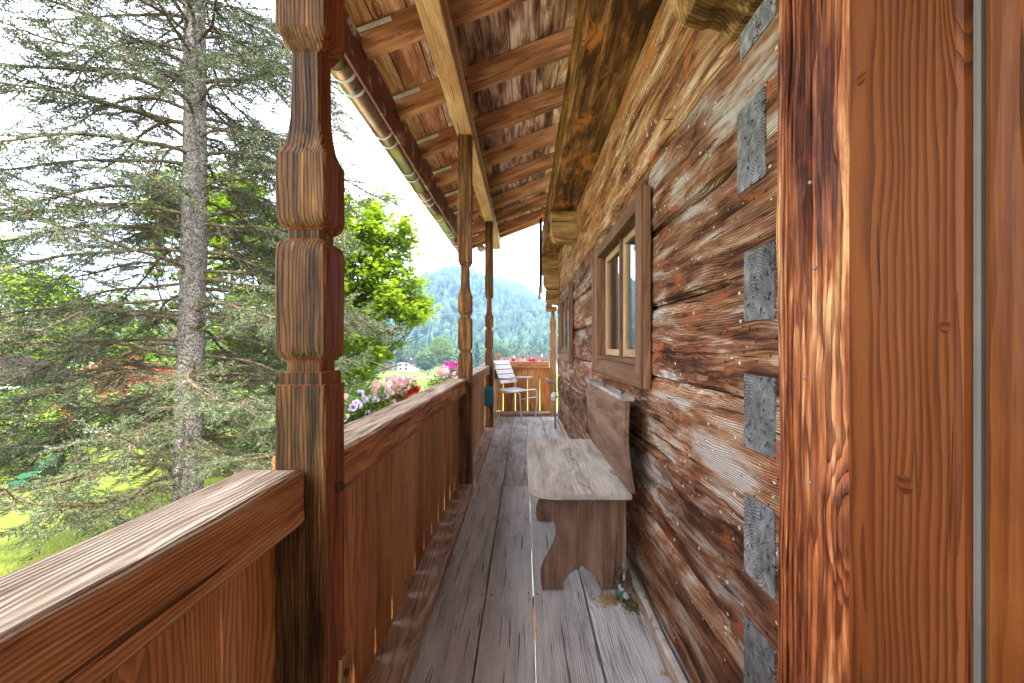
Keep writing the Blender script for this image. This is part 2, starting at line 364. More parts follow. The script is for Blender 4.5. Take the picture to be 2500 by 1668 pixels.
def ribbon(name, pts, wd, mat, lift=.02):
    V = []; F = []
    for i, (x, y) in enumerate(pts):
        a = pts[max(i-1, 0)]; b = pts[min(i+1, len(pts)-1)]; d = Vector((b[0]-a[0], b[1]-a[1])).normalized(); n = Vector((-d.y, d.x))
        for s in (-1, 1):
            p = Vector((x, y))+n*s*wd/2; V.append((p.x, p.y, float(gz(p.x, p.y))+lift))
    F = [(2*i, 2*i+1, 2*i+3, 2*i+2) for i in range(len(pts)-1)]
    return tag(mesh_obj(name, V, F, mat), kind='structure')
ribbon('path', [(-46+i*4, 104+i*1.8+math.sin(i*.4)*.6) for i in range(14)], 3.0, M_conc, .06)
tag(wbox('patio_reflector', M_conc, -4.6, 6, -6, 10.5, -3.62, -3.57, 'y'), kind='structure')  # slab under the gallery, extended unseen to bounce light up to the roof

def mountain(name, prof, yb, yr, seed, nx=200, ny=60, xr=(-500, 2300), rough=14, mat=None):
    px = np.array([p[0] for p in prof], float); pz = np.array([p[1] for p in prof], float)
    xd = np.linspace(xr[0], xr[1], nx); T = np.linspace(0, 1.35, ny)
    V = np.zeros((ny, nx, 3))
    for j, t in enumerate(T):
        y = yb+(yr-yb)*t
        for i, a in enumerate(xd):
            X = (a-1203)/1044*yr*(.75+.25*t); top = (795-12-np.interp(a, px, pz))/1044*yr
            k = math.sin(min(t, 1)*math.pi/2)**1.15 if t <= 1 else 1-(t-1)*1.2
            base = float(gz(0, y))-2
            nn = noise.fractal(Vector((X*.004+seed, y*.004, 0)), 1, 2, 5)
            V[j, i] = (X*(1 if t < 1 else 1), y, base+(top-base)*k*(1+.0*nn)+nn*rough*min(1, t*3)*(1-.75*min(1, t)**6))
    i = np.arange(ny-1)[:, None]*nx + np.arange(nx-1)[None]
    F = np.stack([i, i+1, i+1+nx, i+nx], -1).reshape(-1, 4)
    o = np_obj(name, V.reshape(-1, 3), F, mat, smooth=True); tag(o, kind='structure')
    return V
M_mtn = (lambda g: (g.pbr(g.ramp(g.noise(g.n('TexCoord').outputs['Object'], .02, 8, .75), [(.35, (.008, .018, .008)), (.5, (.018, .034, .010)), (.66, (.035, .055, .016))]), .95, spec=.1), g.mat)[1])(G('forest slope'))
prof1 = [(-500, 690), (0, 745), (500, 742), (760, 722), (870, 708), (930, 686), (965, 662), (1005, 640), (1040, 628), (1065, 624), (1095, 636), (1135, 658), (1190, 680), (1245, 706), (1300, 735), (1500, 762), (2300, 700)]
prof2 = [(-500, 700), (700, 720), (900, 700), (1000, 650), (1060, 627), (1100, 630), (1140, 637), (1165, 641), (1192, 646), (1215, 660), (1240, 680), (1262, 702), (1300, 728), (1400, 745), (2300, 690)]
MV1 = mountain('mountain', prof1, 620, 1400, 3.0, mat=M_mtn)
MV2 = mountain('mountain', prof2, 1500, 2300, 8.0, mat=M_mtn, rough=10)

# ------------------------------------------------------------------ vegetation builders
def orient(N, up=.6, rng=RNG):
    """random orthonormal frames, plane normals biased upward"""
    n = rng.normal(size=(N, 3)); n[:, 2] = np.abs(n[:, 2])+up*1.5; n /= np.linalg.norm(n, axis=1)[:, None]
    a = rng.normal(size=(N, 3)); u = np.cross(n, a); u /= np.linalg.norm(u, axis=1)[:, None]; v = np.cross(n, u)
    return n, u, v
STAR = np.array([(0, -.5), (.16, -.22), (.52, -.30), (.30, 0), (.56, .28), (.20, .24), (0, .60), (-.20, .24), (-.56, .28), (-.30, 0), (-.52, -.30), (-.16, -.22)])
OVAL = np.array([(0, -.5), (.26, -.05), (0, .5), (-.26, -.05)])
def leaves(P, size, shape=OVAL, up=.6, curl=.25):
    N = len(P); n, u, v = orient(N, up); s = size*RNG.uniform(.6, 1.25, N)
    k = len(shape)
    V = P[:, None]+s[:, None, None]*(u[:, None]*shape[None, :, :1]+v[:, None]*shape[None, :, 1:2] + n[:, None]*(-curl*np.abs(shape[None, :, :1])))
    V = V.reshape(-1, 3)
    if k == 4: F = np.arange(N*4).reshape(-1, 4)
    else: F = np.arange(N*k).reshape(-1, k)
    return V, F
def clumps(c, rad, n_cl, n_lf, spread, shell=.55, flat=.75):
    d = RNG.normal(size=(n_cl, 3)); d /= np.linalg.norm(d, axis=1)[:, None]
    r = (shell**3+(1-shell**3)*RNG.random(n_cl))**(1/3)
    # lumpy outline
    lump = np.array([.80+.38*noise.noise(Vector(tuple(q*1.7+np.array(c)*.37))) for q in d])
    C = np.array(c)+d*(r*lump)[:, None]*np.array(rad)
    s = spread*RNG.uniform(.6, 1.3, n_cl)
    P = C[:, None]+RNG.normal(size=(n_cl, n_lf, 3))*s[:, None, None]*np.array([1, 1, flat])*.55
    return C, P.reshape(-1, 3)
LG_maple = leafmat('maple leaves', (.075, .135, .010), (.15, .225, .016), (.26, .33, .030), .6)
LG_shrub = leafmat('shrub leaves', (.05, .095, .015), (.11, .18, .025), (.22, .30, .05), .4)
LG_dark = leafmat('dark leaves', (.025, .06, .02), (.05, .11, .03), (.10, .18, .05), .3)
LG_far = leafmat('far leaves', (.025, .05, .010), (.055, .095, .018), (.11, .16, .035), .3)
LG_conif = leafmat('conifer needles', (.012, .035, .018), (.025, .06, .03), (.045, .09, .04), .15)
LG_red = leafmat('copper red leaves', (.08, .012, .015), (.30, .06, .05), (.48, .18, .15), .45)
LG_orange = leafmat('orange blossoms', (.55, .08, .02), (.75, .14, .03), (.85, .28, .06), .4)
M_bark = (lambda g: (g.pbr(g.ramp(g.noise(g.n('TexCoord').outputs['Object'], 14, 5, .7), [(.3, (.05, .04, .03)), (.7, (.17, .14, .11))]), .9, spec=.1), g.mat)[1])(G('plain bark'))

def broadleaf(name, label, cat, x, y, zc, rad, n_cl, n_lf, size, spread, mat, trunk_r=.15, shape=OVAL, group=None, zb=None, limbs=14, up=.6, shell=.55):
    zb = float(gz(x, y)) if zb is None else zb
    t = thing(name, label, cat, (x, y, zb), group)
    C, P = clumps((x, y, zc), rad, n_cl, n_lf, spread, shell)
    V, F = leaves(P, size, shape, up); o = np_obj('crown', V, F, mat, t, (x, y, zb)); o['kind'] = 'stuff'
    b = MB(); top = Vector((x, y, zc+rad[2]*.55)); base = Vector((x, y, zb-.1))
    pts = [base.lerp(top, i/6)+Vector((random.uniform(-1, 1), random.uniform(-1, 1), 0))*trunk_r*.8*(i > 0) for i in range(7)]
    b.tube(pts, [trunk_r*(1-.12*i) for i in range(7)], 8); b.build('trunk', M_bark, t)
    b = MB()
    for i in range(limbs):
        q = Vector(C[random.randrange(len(C))]); k = random.uniform(.25, .8); p = base.lerp(top, max(.2, min(.95, ((q.z-zb)*.8)/(top.z-zb+.01)*k+.15)))
        m = p.lerp(q, .5)+Vector((0, 0, (q-p).length*.12)); b.tube([p, p.lerp(m, .6), m, m.lerp(q, .6), q], [trunk_r*.38, trunk_r*.28, trunk_r*.2, trunk_r*.13, trunk_r*.05], 5, False)
        for _ in range(3):
            q2 = Vector(C[random.randrange(len(C))])
            if (q2-m).length < max(rad)*.8: b.tube([m, m.lerp(q2, .5)+Vector((0, 0, .1)), q2], [trunk_r*.15, trunk_r*.1, trunk_r*.04], 4, False)
    b.build('branches', M_bark, t)
    return t
def conifer(name, label, x, y, h, r, n, mat, group=None, zb=None):
    zb = float(gz(x, y)) if zb is None else zb
    t = thing(name, label, 'tree', (x, y, zb), group)
    u = RNG.random(n)**.75; lay = np.floor(u*13)/13; hh = h*(.06+.94*u); az = RNG.random(n)*2*math.pi
    rr = r*(1-u)**.9*(.55+.45*np.sin((u*13 % 1)*math.pi+1.2))*RNG.uniform(.35, 1.12, n)
    rr *= 1+.25*np.sin(az*3+u*21)
    P = np.stack([x+rr*np.cos(az), y+rr*np.sin(az), zb+hh-rr*.25], 1)
    V, F = leaves(P, r*.30, OVAL, .5, .5); o = np_obj('crown', V, F, mat, t, (x, y, zb)); o['kind'] = 'stuff'
    b = MB(); b.tube([(x, y, zb-.2), (x, y, zb+h*.98)], [h*.016, .02], 6); b.build('trunk', M_bark, t)
    return t

# ================================================================== THE GALLERY
def wx(y): return .695-.0065*y           # face of the log wall at depth y
# ---- floor
floor = thing('gallery_floor', None, None, (0, 3, -1.394)); floor['kind'] = 'structure'
ZF = -1.394
def fboard(x0, x1, y0, y1):
    wbox('floorboard', M_floor, x0, x1, y0, y1, ZF-.04, ZF+random.uniform(-.002, .002), 'y', .004, int((y1-y0)/.12), .0035, floor, 2)
for (a, b, js) in ((-.487, -.2185, (4.52, 5.43)), (-.2125, .049, (4.54,)), (.0540, .3385, ()), (.3455, .720, ())):
    ys = [-4.4, *js, 9.35]
    for k in range(len(ys)-1): fboard(a, b, ys[k]+.003, ys[k+1]-.003)
for k in range(9): wbox('joist', M_rafter, -.70, .9, .3+k*1.1, .42+k*1.1, ZF-.22, ZF-.045, 'x', .004, 1, 0, floor)
for xj in (-.2155, .342): wbox('gap_shade_strip', M_shed, xj-.03, xj+.03, -4.4, 9.3, ZF-.052, ZF-.0405, 'y', .002, 1, 0, floor)  # added dark strips below two joints, standing in for shade in the gaps
nail_b = MB(); nail_b.lathe([(.0045, -.003), (.0045, .0015), (.002, .002)], (0, 0, 0), 8)
nail_o = nail_b.build('nail', M_iron, floor); ME_N = nail_o.data; first = True
for k in range(9):
    for xa, xb in ((-.46, -.24), (-.19, .025), (.08, .315), (.37, .64)):
        for q_ in (xa, xb):
            o = nail_o if first else bpy.data.objects.new('nail', ME_N)
            Mn = Matrix.Translation((q_+random.uniform(-.01, .01), .36+k*1.1+random.uniform(-.015, .015), ZF+.001))
            if first:
                W[o] = Mn; o.data.transform(Matrix.Translation(tuple(W[floor].translation))); o.matrix_basis = Mn; first = False
            else: reg(o, Mn, floor)
# ---- side railing: sections between posts
POSTY = [(1.17, 1.30), (4.40, 4.53), (7.45, 7.58)]
def board_mesh(wd, h, slit, th=.024):
    """upright board, local x up, outline y across; a narrow slit is sawn into both edges low down"""
    a = wd/2; s0, s1 = .012, .012+slit
    out = [(0, a-.0025), (s0, a-.0025), (s0+.02, a-.012), (s1-.03, a-.009), (s1, a-.0025), (h, a-.0025)]
    pts = out+[(x, -y) for x, y in out[::-1]]
    v = [(x, y, -th/2) for x, y in pts]+[(x, y, th/2) for x, y in pts]; n = len(pts)
    f = [tuple(range(n)), tuple(range(n, 2*n))[::-1]]+[(i, i+n, (i+1) % n+n, (i+1) % n) for i in range(n)]
    me = bpy.data.meshes.new('board'); me.from_pydata(v, [], f); me.update(); me.materials.append(M_board); return me
ME_B = board_mesh(.245, .90, .13)
def rail_section(label, y0, y1, ks, rail_y0=None, rail_y1=None):
    t = thing('balcony_railing', label, 'railing', (-.64, y0, -1.36), 'railing sections between the carved posts')
    ry0 = y0 if rail_y0 is None else rail_y0; ry1 = y1 if rail_y1 is None else rail_y1
    wbox('handrail', M_rail, -.725, -.562, ry0, ry1, -.453, -.315, 'y', .009, int((ry1-ry0)/.05), .005, t, 5)
    wbox('sill', M_sill, -.72, -.480, y0, y1, -1.392, -1.334, 'y', .005, int((y1-y0)/.1), .003, t, 3)
    for k in ks:
        yc = 1.948+.245*k+.1225
        o = bpy.data.objects.new('board', ME_B)
        reg(o, basis((-.654+random.uniform(-.005, .005), yc, -1.333), (0, 0, 1), (1, 0, 0)), t)
    return t
rail_section('wooden railing with broad weathered handrail in the foreground, cut off by the left edge', -4.3, 1.17, range(-25, -3), -4.3, 1.165)
rail_section('long wooden railing between the nearest carved post and the second, flowers hanging outside', 1.30, 4.395, range(-3, 10), 1.305, 4.395)
rail_section('short far stretch of wooden railing between the second and third carved posts', 4.53, 7.445, range(10, 22), 4.535, 7.445)
t = rail_section('last stretch of side railing behind the third carved post, ending at the far corner', 7.58, 9.35, range(23, 30), 7.585, 9.46)
# ---- far railing
fr = thing('balcony_railing', 'wooden railing closing the far end of the gallery, light showing through its slits', 'railing', (0, 9.4, -1.36))
wbox('handrail', M_rail, -.555, .515, 9.30, 9.44, -.453, -.315, 'x', .008, 20, .005, fr, 4)
wbox('sill', M_sill, -.478, .68, 9.03, 9.42, -1.392, -1.334, 'x', .005, 10, .003, fr, 2)
def slit_board(x0, x1, par, y=9.41):
    v = []; a0 = x0; a1 = x1; g_ = .011
    pts = [(a0+g_, -1.333), (a1-g_, -1.333), (a1-g_*.55, -.69), (a1-.0008, -.68), (a1-.0008, -.43), (a0+.0008, -.43), (a0+.0008, -.68), (a0+g_*.55, -.69)]
    L = [(z+1.333, -(x-(x0+x1)/2)) for x, z in pts]
    v = [(a, b, 0) for a, b in L]+[(a, b, .024) for a, b in L]; n = len(L)
    f = [tuple(range(n)), tuple(range(n, 2*n))[::-1]]+[(i, i+n, (i+1) % n+n, (i+1) % n) for i in range(n)]
    mesh_obj('board', v, f, M_board, basis(((x0+x1)/2, y, -1.333), (0, 0, 1), (0, 1, 0)), par)
for k in range(-1, 5): slit_board(-.435+.253*(k-1)-.0, -.435+.253*k, fr)
# ---- carved posts
PROF = [(-1.385, 1), (-.60, 1), (-.101, 1), (-.099, .90), (-.068, .90), (-.066, .70), (-.041, .70), (-.037, .78), (-.028, .90), (-.012, .985), (.004, 1), (.12, 1), (.245, 1), (.262, .96), (.274, .88), (.280, .76),
        (.282, .67), (.306, .67), (.309, .76), (.318, .88), (.333, .97), (.350, 1), (.42, 1), (.500, 1), (.503, .97), (.515, .86), (.535, .76), (.565, .68), (.60, .63), (.66, .60), (.775, .58), (.782, .66), (.80, .82), (.826, .985), (.83, 1), (1.2, 1), (1.6, 1), (2.05, 1)]
def post(label, yf, s=.13, xc=-.577, ztop=2.05, squash=1.0, mat=None):
    M = basis((xc, yf+s/2, -1.385), (0, 0, 1), (0, -1, 0)); a = s/2
    prof = []
    for (z, k), (z2, k2) in zip(PROF, PROF[1:]):
        prof.append((z, k)); m = int((z2-z)/.03)
        for i in range(1, m): q = i/m; prof.append((z+(z2-z)*q, k+(k2-k)*q))
    prof.append(PROF[-1])
    prof = [(z, k) for z, k in prof if z <= ztop]
    v = []; f = []; se = random.random()*30
    for (z, k) in prof:
        for (y, w_) in rect(-a*k, a*k, -a*k, a*k, .005, 5, 5):
            d = noise.noise(Vector((z*4+se, y*70, w_*70)))*.0014+noise.noise(Vector((z*2+se, y*20, w_*20)))*.0015
            q = 1+d/a; v.append((z+1.385, y*q, w_*q))
    n = len(rect(-1, 1, -1, 1, .1, 5, 5))
    for i in range(len(prof)-1):
        for j in range(n): A = i*n+j; B = i*n+(j+1) % n; f.append((A, B, B+n, A+n))
    f += [tuple(range(n))[::-1], tuple(range((len(prof)-1)*n, len(prof)*n))]
    o = mesh_obj('carved_post', v, f, mat or M_post, M)
    tag(o, label, 'post', 'carved roof posts of the gallery'); return o
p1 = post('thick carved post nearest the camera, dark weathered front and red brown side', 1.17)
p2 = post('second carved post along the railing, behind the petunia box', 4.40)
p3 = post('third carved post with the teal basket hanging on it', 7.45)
M_post4 = wood('light post timber', (.22, .10, .04), (.42, .24, .11), (.56, .36, .19), ring=.4, freq=85, patch=.4, rough=.7, bump=.4, knots=.6)
p4 = post('slender light brown carved post in the right far corner beside the log wall', 9.02, .125, .575, .70, mat=M_post4)
wbox('capital', M_post4, .505, .645, 8.95, 9.15, .701, .79, 'x', .022, 2, .002, p4, 3)
for p, par in ((Vector((-.512, 1.262, -.388)), p1), (Vector((-.512, 4.50, -.39)), p2)):
    b = MB(); M = Matrix.Translation(p) @ Matrix.Rotation(R(90), 4, 'Y'); b.lathe([(.014, -.004), (.014, .006), (.010, .009)], n=6, M=M); b.build('bolt', M_iron, par)
wbox('block', M_corbel, -.513, -.500, 1.245, 1.295, -.98, -.86, 'z', .003, 3, .001, p1)
b = MB(); b.lathe([(.012, -.003), (.012, .006), (.008, .009)], n=6, M=Matrix.Translation((-.500, 1.27, -.91)) @ Matrix.Rotation(R(90), 4, 'Y')); b.build('bolt', M_iron, p1)

# ================================================================== LOG WALL
wall = thing('log_wall', 'old hewn log wall of the chalet, worm holes and pale specks, on the right', 'wall', (.7, 4, -1.39))
WD = Vector((-.0065, 1, 0)).normalized()
def logpiece(y0, y1, z0, z1, mat, name='log', bulge=.010, face=0.0, nz=22, ends=True):
    M = basis((wx(y0)+face, y0, z0), WD, (0, 0, 1)); L = y1-y0; H = z1-z0; se = random.random()*60
    nx_ = max(2, int(L/.03)); sec = [(-.16, 0), (-.03, .0)]
    for i in range(nz+1): sec.append((0, H*i/nz))
    sec += [(-.03, H), (-.16, H)]
    def d(x, y, z):
        if y < -.02: return (x, y, min(max(z, .002), H-.002))
        ed = min(z, H-z); e2 = min(x, L-x)
        q = -.026*math.exp(-ed/.005)-.006*math.exp(-ed/.03) - (.012*math.exp(-e2/.012) if ends else 0)
        q += bulge*noise.fractal(Vector((x*1.1+se, z*3.2, se)), 1, 2, 3)
        q += .0035*noise.noise(Vector((x*7+se, z*34, 0)))+.0022*noise.noise(Vector((x*22, z*60+se, 5)))
        # hewing dips
        hd = noise.noise(Vector((x*4.5+z*3+se, z*1.2, 9))); q -= .006*max(0, hd-.15)*2
        wy = y0+x
        mm = max(0, min(1, (1.62-wy)/.12)) if y0 < 1 else 0
        q = q*(1-mm*.93)-.008*mm
        # seam wanders
        zz = z+.014*noise.noise(Vector((x*1.3, z0*7+(z > H/2)*3.7, 2)))*min(1, 3*abs(z-H/2)/H)
        zz = min(max(zz, 0.001), H-.001) if False else zz
        return (x, q, zz)
    xs = [L*i/nx_ for i in range(nx_+1)]
    v, f = sweep(sec, xs, d)
    return mesh_obj(name, v, f, mat, M, wall)
ROWS = [-1.385, -1.33, -.94, -.55, -.165, .21, .59, .98, 1.37, 1.745]
for i in range(1, len(ROWS)-1):
    z0, z1 = ROWS[i], ROWS[i+1]; m = M_logtop if i >= 7 else M_log
    if i in (4, 5):
        for a, b_ in ((-4.4, 2.52), (4.0, 6.14), (7.66, 8.72)): logpiece(a, b_, z0+.0015, z1-.0015, m)
    elif i == 6:
        for a, b_ in ((-4.4, 2.52), (4.0, 6.14), (7.66, 8.72)): logpiece(a, b_, z0+.0015, z1-.0015, m)
        for a, b_ in ((2.523, 3.997), (6.143, 7.657)): logpiece(a, b_, .80, z1-.0015, m, nz=8)
    else: logpiece(-4.4, 8.72, z0+.0015, z1-.0015, m)
logpiece(-4.4, 8.72, -1.392, -1.335, M_log, nz=4, bulge=.003)
# dark filling behind the joints
b = MB()
for (a, c_, z0, z1) in ((-4.4, 2.53, -1.39, 2.4), (3.99, 6.15, -1.39, 2.4), (7.65, 8.70, -1.39, 2.4), (2.53, 3.99, -1.39, -.12), (2.53, 3.99, .81, 2.4), (6.15, 7.65, -1.39, -.12), (6.15, 7.65, .81, 2.4)):
    b.box(wx(4)+.06, wx(4)+.20, a, c_, z0, z1)
b.build('joint_filling', M_dark, wall)
# ends of the cross wall's logs
for zc, zh in ((.62, .26), (.185, .215), (-.20, .225), (-.58, .245), (-.99, .30), (1.02, .22)):
    y0 = 1.255; y1 = 1.43 if zc < .5 else 1.455
    if zc == .62: y0, y1 = 1.305, 1.475
    xf = wx(1.35)+.004
    o = wbox('log_end', M_end, xf, xf+.22, y0, y1, zc-zh/2, zc+zh/2, 'x', .006, 2, .002, wall, 5)
# white batten at the wall foot
M_batt = plain('dusty whitened batten', (.52, .47, .43), .8, var=.25, scale=9, wear=(.25, .13, .08))
wbox('foot_batten', M_batt, wx(4)-.040, wx(4)-.008, -.5, 8.6, -1.390, -1.352, 'y', .006, 90, .004, wall, 2)
wbox('foot_lath', M_sill, wx(4)-.060, wx(4)-.0405, -.5, 8.6, -1.391, -1.373, 'y', .004, 90, .003, wall, 2)
# nails sticking out
b = MB()
for (y, z) in ((2.1, 1.05), (2.45, .32), (2.43, .02)):
    b.tube([(wx(y)+.01, y, z), (wx(y)-.035, y, z-.004)], .0022, 5)
b.build('nail', M_iron, wall)
# ---- windows
def glassmat(name, tint):
    g = G(name); gl = g.n('BsdfGlass'); gl.inputs['Roughness'].default_value = 0; gl.inputs['IOR'].default_value = 1.5
    tr = g.n('BsdfTransparent'); tr.inputs[0].default_value = (*tint, 1); gs = g.n('BsdfGlossy'); gs.inputs['Roughness'].default_value = .02
    fr = g.n('LayerWeight'); fr.inputs[0].default_value = .5
    f = g.m('ADD', .05, g.m('MULTIPLY', g.m('POWER', fr.outputs['Facing'], 2.6), .75), clamp=True)
    ms = g.n('MixShader'); g.put(ms.inputs[0], f); g.nt.links.new(tr.outputs[0], ms.inputs[1]); g.nt.links.new(gs.outputs[0], ms.inputs[2])
    g.nt.links.new(ms.outputs[0], g.out.inputs[0]); return g.mat
M_glass = glassmat('window glass', (.80, .84, .83))
M_curt = (lambda g: (g.pbr(g.ramp(g.noise(g.vm('MULTIPLY', g.n('TexCoord').outputs['Object'], (30, 30, 1)), 1, 2), [(.35, (.45, .45, .46)), (.65, (.80, .80, .82))]), .9), g.mat)[1])(G('net curtain'))
def window(y0, y1, dark=False):
    rec = .012 if dark else .075
    """y0..y1 outer edges of the trim"""
    zc0, zc1 = -.225, .850
    win = bpy.data.objects.new('window', None); win.empty_display_size = .1
    reg(win, Matrix.Translation((.62, (y0+y1)/2, zc0)), wall)
    X = wx((y0+y1)/2)-.048; oy0, oy1 = y0+.17, y1-.20; oz0, oz1 = -.075, .765
    # outer trim: two jamb boards, head, sloping sill board
    for a, b_ in ((y0, oy0), (oy1, y1)):
        wbox('trim_board', M_wframe, X, X+.045, a, b_, zc0, zc1, 'z', .004, 1, 0, win)
        e = a+.0 if a == y0 else b_-.03
        wbox('trim_bead', M_wframe, X-.012, X+.002, e, e+.03, zc0, zc1+.01, 'z', .003, 1, 0, win)
    wbox('head_board', M_wframe, X+.002, X+.045, oy0+.0005, oy1-.0005, oz1, zc1-.002, 'y', .004, 1, 0, win)
    L = y1-y0-.04
    v, f = sweep([(-.05, 0), (.015, 0), (.018, .02), (-.02, .145), (-.05, .150)], [0, L])
    mesh_obj('sill', v, f, M_wframe, basis((X+.003, y0+.02, zc0+.003), (0, 1, 0), (0, 0, 1)), win)
    # reveal
    xr = X+.12
    wbox('reveal', M_wframe, X+.046, xr, oy1, oy1+.03, oz0, oz1, 'z', .002, 1, 0, win)
    wbox('reveal', M_wframe, X+.046, xr, oy0-.03, oy0, oz0, oz1, 'z', .002, 1, 0, win)
    wbox('reveal', M_wframe, X+.046, xr, oy0, oy1, oz1, oz1+.03, 'y', .002, 1, 0, win)
    wbox('reveal', M_wframe, X+.002, xr, oy0, oy1, oz0-.03, oz0, 'y', .002, 1, 0, win)
    # casements
    xc = X+rec; mid = (oy0+oy1)/2
    wbox('mullion', M_wframe, xc-.02 if not dark else xc-.004, xc+.03, mid-.022, mid+.022, oz0, oz1, 'z', .004, 1, 0, win)
    cm = M_wframe if dark else M_wcase
    for a, b_ in ((oy0+.002, mid-.0225), (mid+.0225, oy1-.002)):
        for (p, q, r_, s_, ax) in ((a, a+.05, oz0+.002, oz1-.002, 'z'), (b_-.05, b_, oz0+.002, oz1-.002, 'z'), (a+.0505, b_-.0505, oz0+.002, oz0+.052, 'y'), (a+.0505, b_-.0505, oz1-.052, oz1-.002, 'y')):
            wbox('casement_frame', cm, xc, xc+.04, p, q, r_, s_, ax, .005, 1, 0, win)
        g_ = MB(); g_.box(xc+.018, xc+.022, a+.045, b_-.045, oz0+.045, oz1-.045); g_.build('pane', M_glass, win)
    # curtain folds and the dark room behind
    n = 60; v = []
    for i in range(n+1):
        y = oy0+(oy1-oy0)*i/n
        if dark: xx = xc+.06+.012*math.sin(i*1.3)
        else: xx = xr+.06+.022*math.sin(i*1.1)+.01*math.sin(i*2.7)
        v += [(xx, y, oz0-.02), (xx, y, oz1+.02)]
    fs = [(2*i, 2*i+1, 2*i+3, 2*i+2) for i in range(n) if (.0 <= i/n < .12 or .40 < i/n < .60 or i/n > .90) or dark]
    mesh_obj('curtain', v, fs, M_curt if not dark else M_strip, None, win)
    b = MB(); x0, x1 = xr+.14, 1.9
    b.box(x1, x1+.05, oy0-.5, oy1+.5, oz0-.6, oz1+.6); b.box(x0, x1, oy0-.55, oy0-.5, oz0-.6, oz1+.6); b.box(x0, x1, oy1+.5, oy1+.55, oz0-.6, oz1+.6)
    b.box(x0, x1, oy0-.5, oy1+.5, oz0-.65, oz0-.6); b.box(x0, x1, oy0-.5, oy1+.5, oz1+.6, oz1+.65); b.build('room', plain('room wall', (.12, .10, .085), .9), win)
    return win
window(2.40, 4.13); window(6.03, 7.78, True)
# ---- corbels
def corbel(x0, x1, y0, y1, z0, z1, drop=.35):
    """log end sticking out of the wall, rounded nose, bottom scooped"""
    h = z1-z0; L = x1-x0
    prof = [(0, z1), (0, z0+h*.42), (.02*1, z0+h*.22), (.055, z0+h*.09), (.11, z0+h*.06), (L*.55, z0+h*.07), (L*.68, z0+h*.04), (L*.80, z0-.01), (L, z0-.015), (L, z1)]
    # refine
    pts = []
    for (a, b_), (c_, d_) in zip(prof, prof[1:]+prof[:1]):
        m = max(1, int(math.hypot(c_-a, d_-b_)/.03)); pts += [(a+(c_-a)*i/m, b_+(d_-b_)*i/m) for i in range(m)]
    n = len(pts); v = []; f = []; ys = [y0, y0+.008]+[y0+(y1-y0)*i/6 for i in range(1, 6)]+[y1-.008, y1]; se = random.random()*9
    cx = sum(p[0] for p in pts)/n; cz = sum(p[1] for p in pts)/n
    for y in ys:
        e = .965 if y in (y0, y1) else 1
        for (a, z) in pts:
            q = .007*noise.noise(Vector((a*9, y*9+se, z*9)))
            v.append((cx+(a-cx)*e+q, y-(y0+y1)/2, cz+(z-cz)*e+q-z0))
    for i in range(len(ys)-1):
        for j in range(n): A = i*n+j; B = i*n+(j+1) % n; f.append((A, A+n, B+n, B))
    f += [tuple(range(n)), tuple(range((len(ys)-1)*n, len(ys)*n))[::-1]]
    return mesh_obj('corbel', v, f, M_corbel, Matrix.Translation((x0, (y0+y1)/2, z0)), wall)
corbel(.465, .72, 1.29, 1.50, 1.01, 1.42); corbel(.335, .72, 5.68, 5.90, 1.285, 1.69)
# ---- wall purlin on the corbels
L = 8.75+1.5
for (xa, xb, z0, z1) in ((.335, .70, 1.748, 2.16), (.42, .70, 2.163, 2.60)):
    wbox('wall_purlin', M_wplate, xa, xb, -4.4, 8.75, z0, z1, 'y', .012, 150, .008, wall, 7)
# ---- stacked log ends at the far corner
zt = 2.52; zs = [(.98, .46), (1.32, .40), (1.66, .34), (1.98, .34), (2.26, .34), (2.54, .36)]
z = .765
for k, (zz, xa) in enumerate(((1.05, .40), (1.34, .36), (1.66, .34), (1.98, .34), (2.28, .35), (2.56, .37))):
    corbel(xa, .72, 8.50, 8.70, z+.004, zz) if k < 2 else wbox('log_end', M_corbel, xa, .72, 8.50, 8.70, z+.003, zz, 'x', .012, 6, .006, wall, 4)
    z = zz
for k in range(2): wbox('edge_board', M_shed, .318-.022*k, .339-.022*k, 8.60+.1*k, 8.76+.1*k, 1.02-.06*k, 2.45, 'z', .003, 1, 0, wall)
wbox('edge_block', M_sill, .27, .315, 8.6, 8.73, .90, 1.13, 'z', .003, 1, 0, wall); wbox('edge_block', M_corbel, .42, .53, 8.60, 8.98, .68, .80, 'x', .003, 1, 0, wall)
# far gable wall returning to the right
for i in range(1, len(ROWS)-1): wbox('gable_log', M_log, wx(8.6)+.02, 5, 8.5, 8.72, ROWS[i]+.004, ROWS[i+1]-.004, 'x', .02, 12, .008, wall, 3)

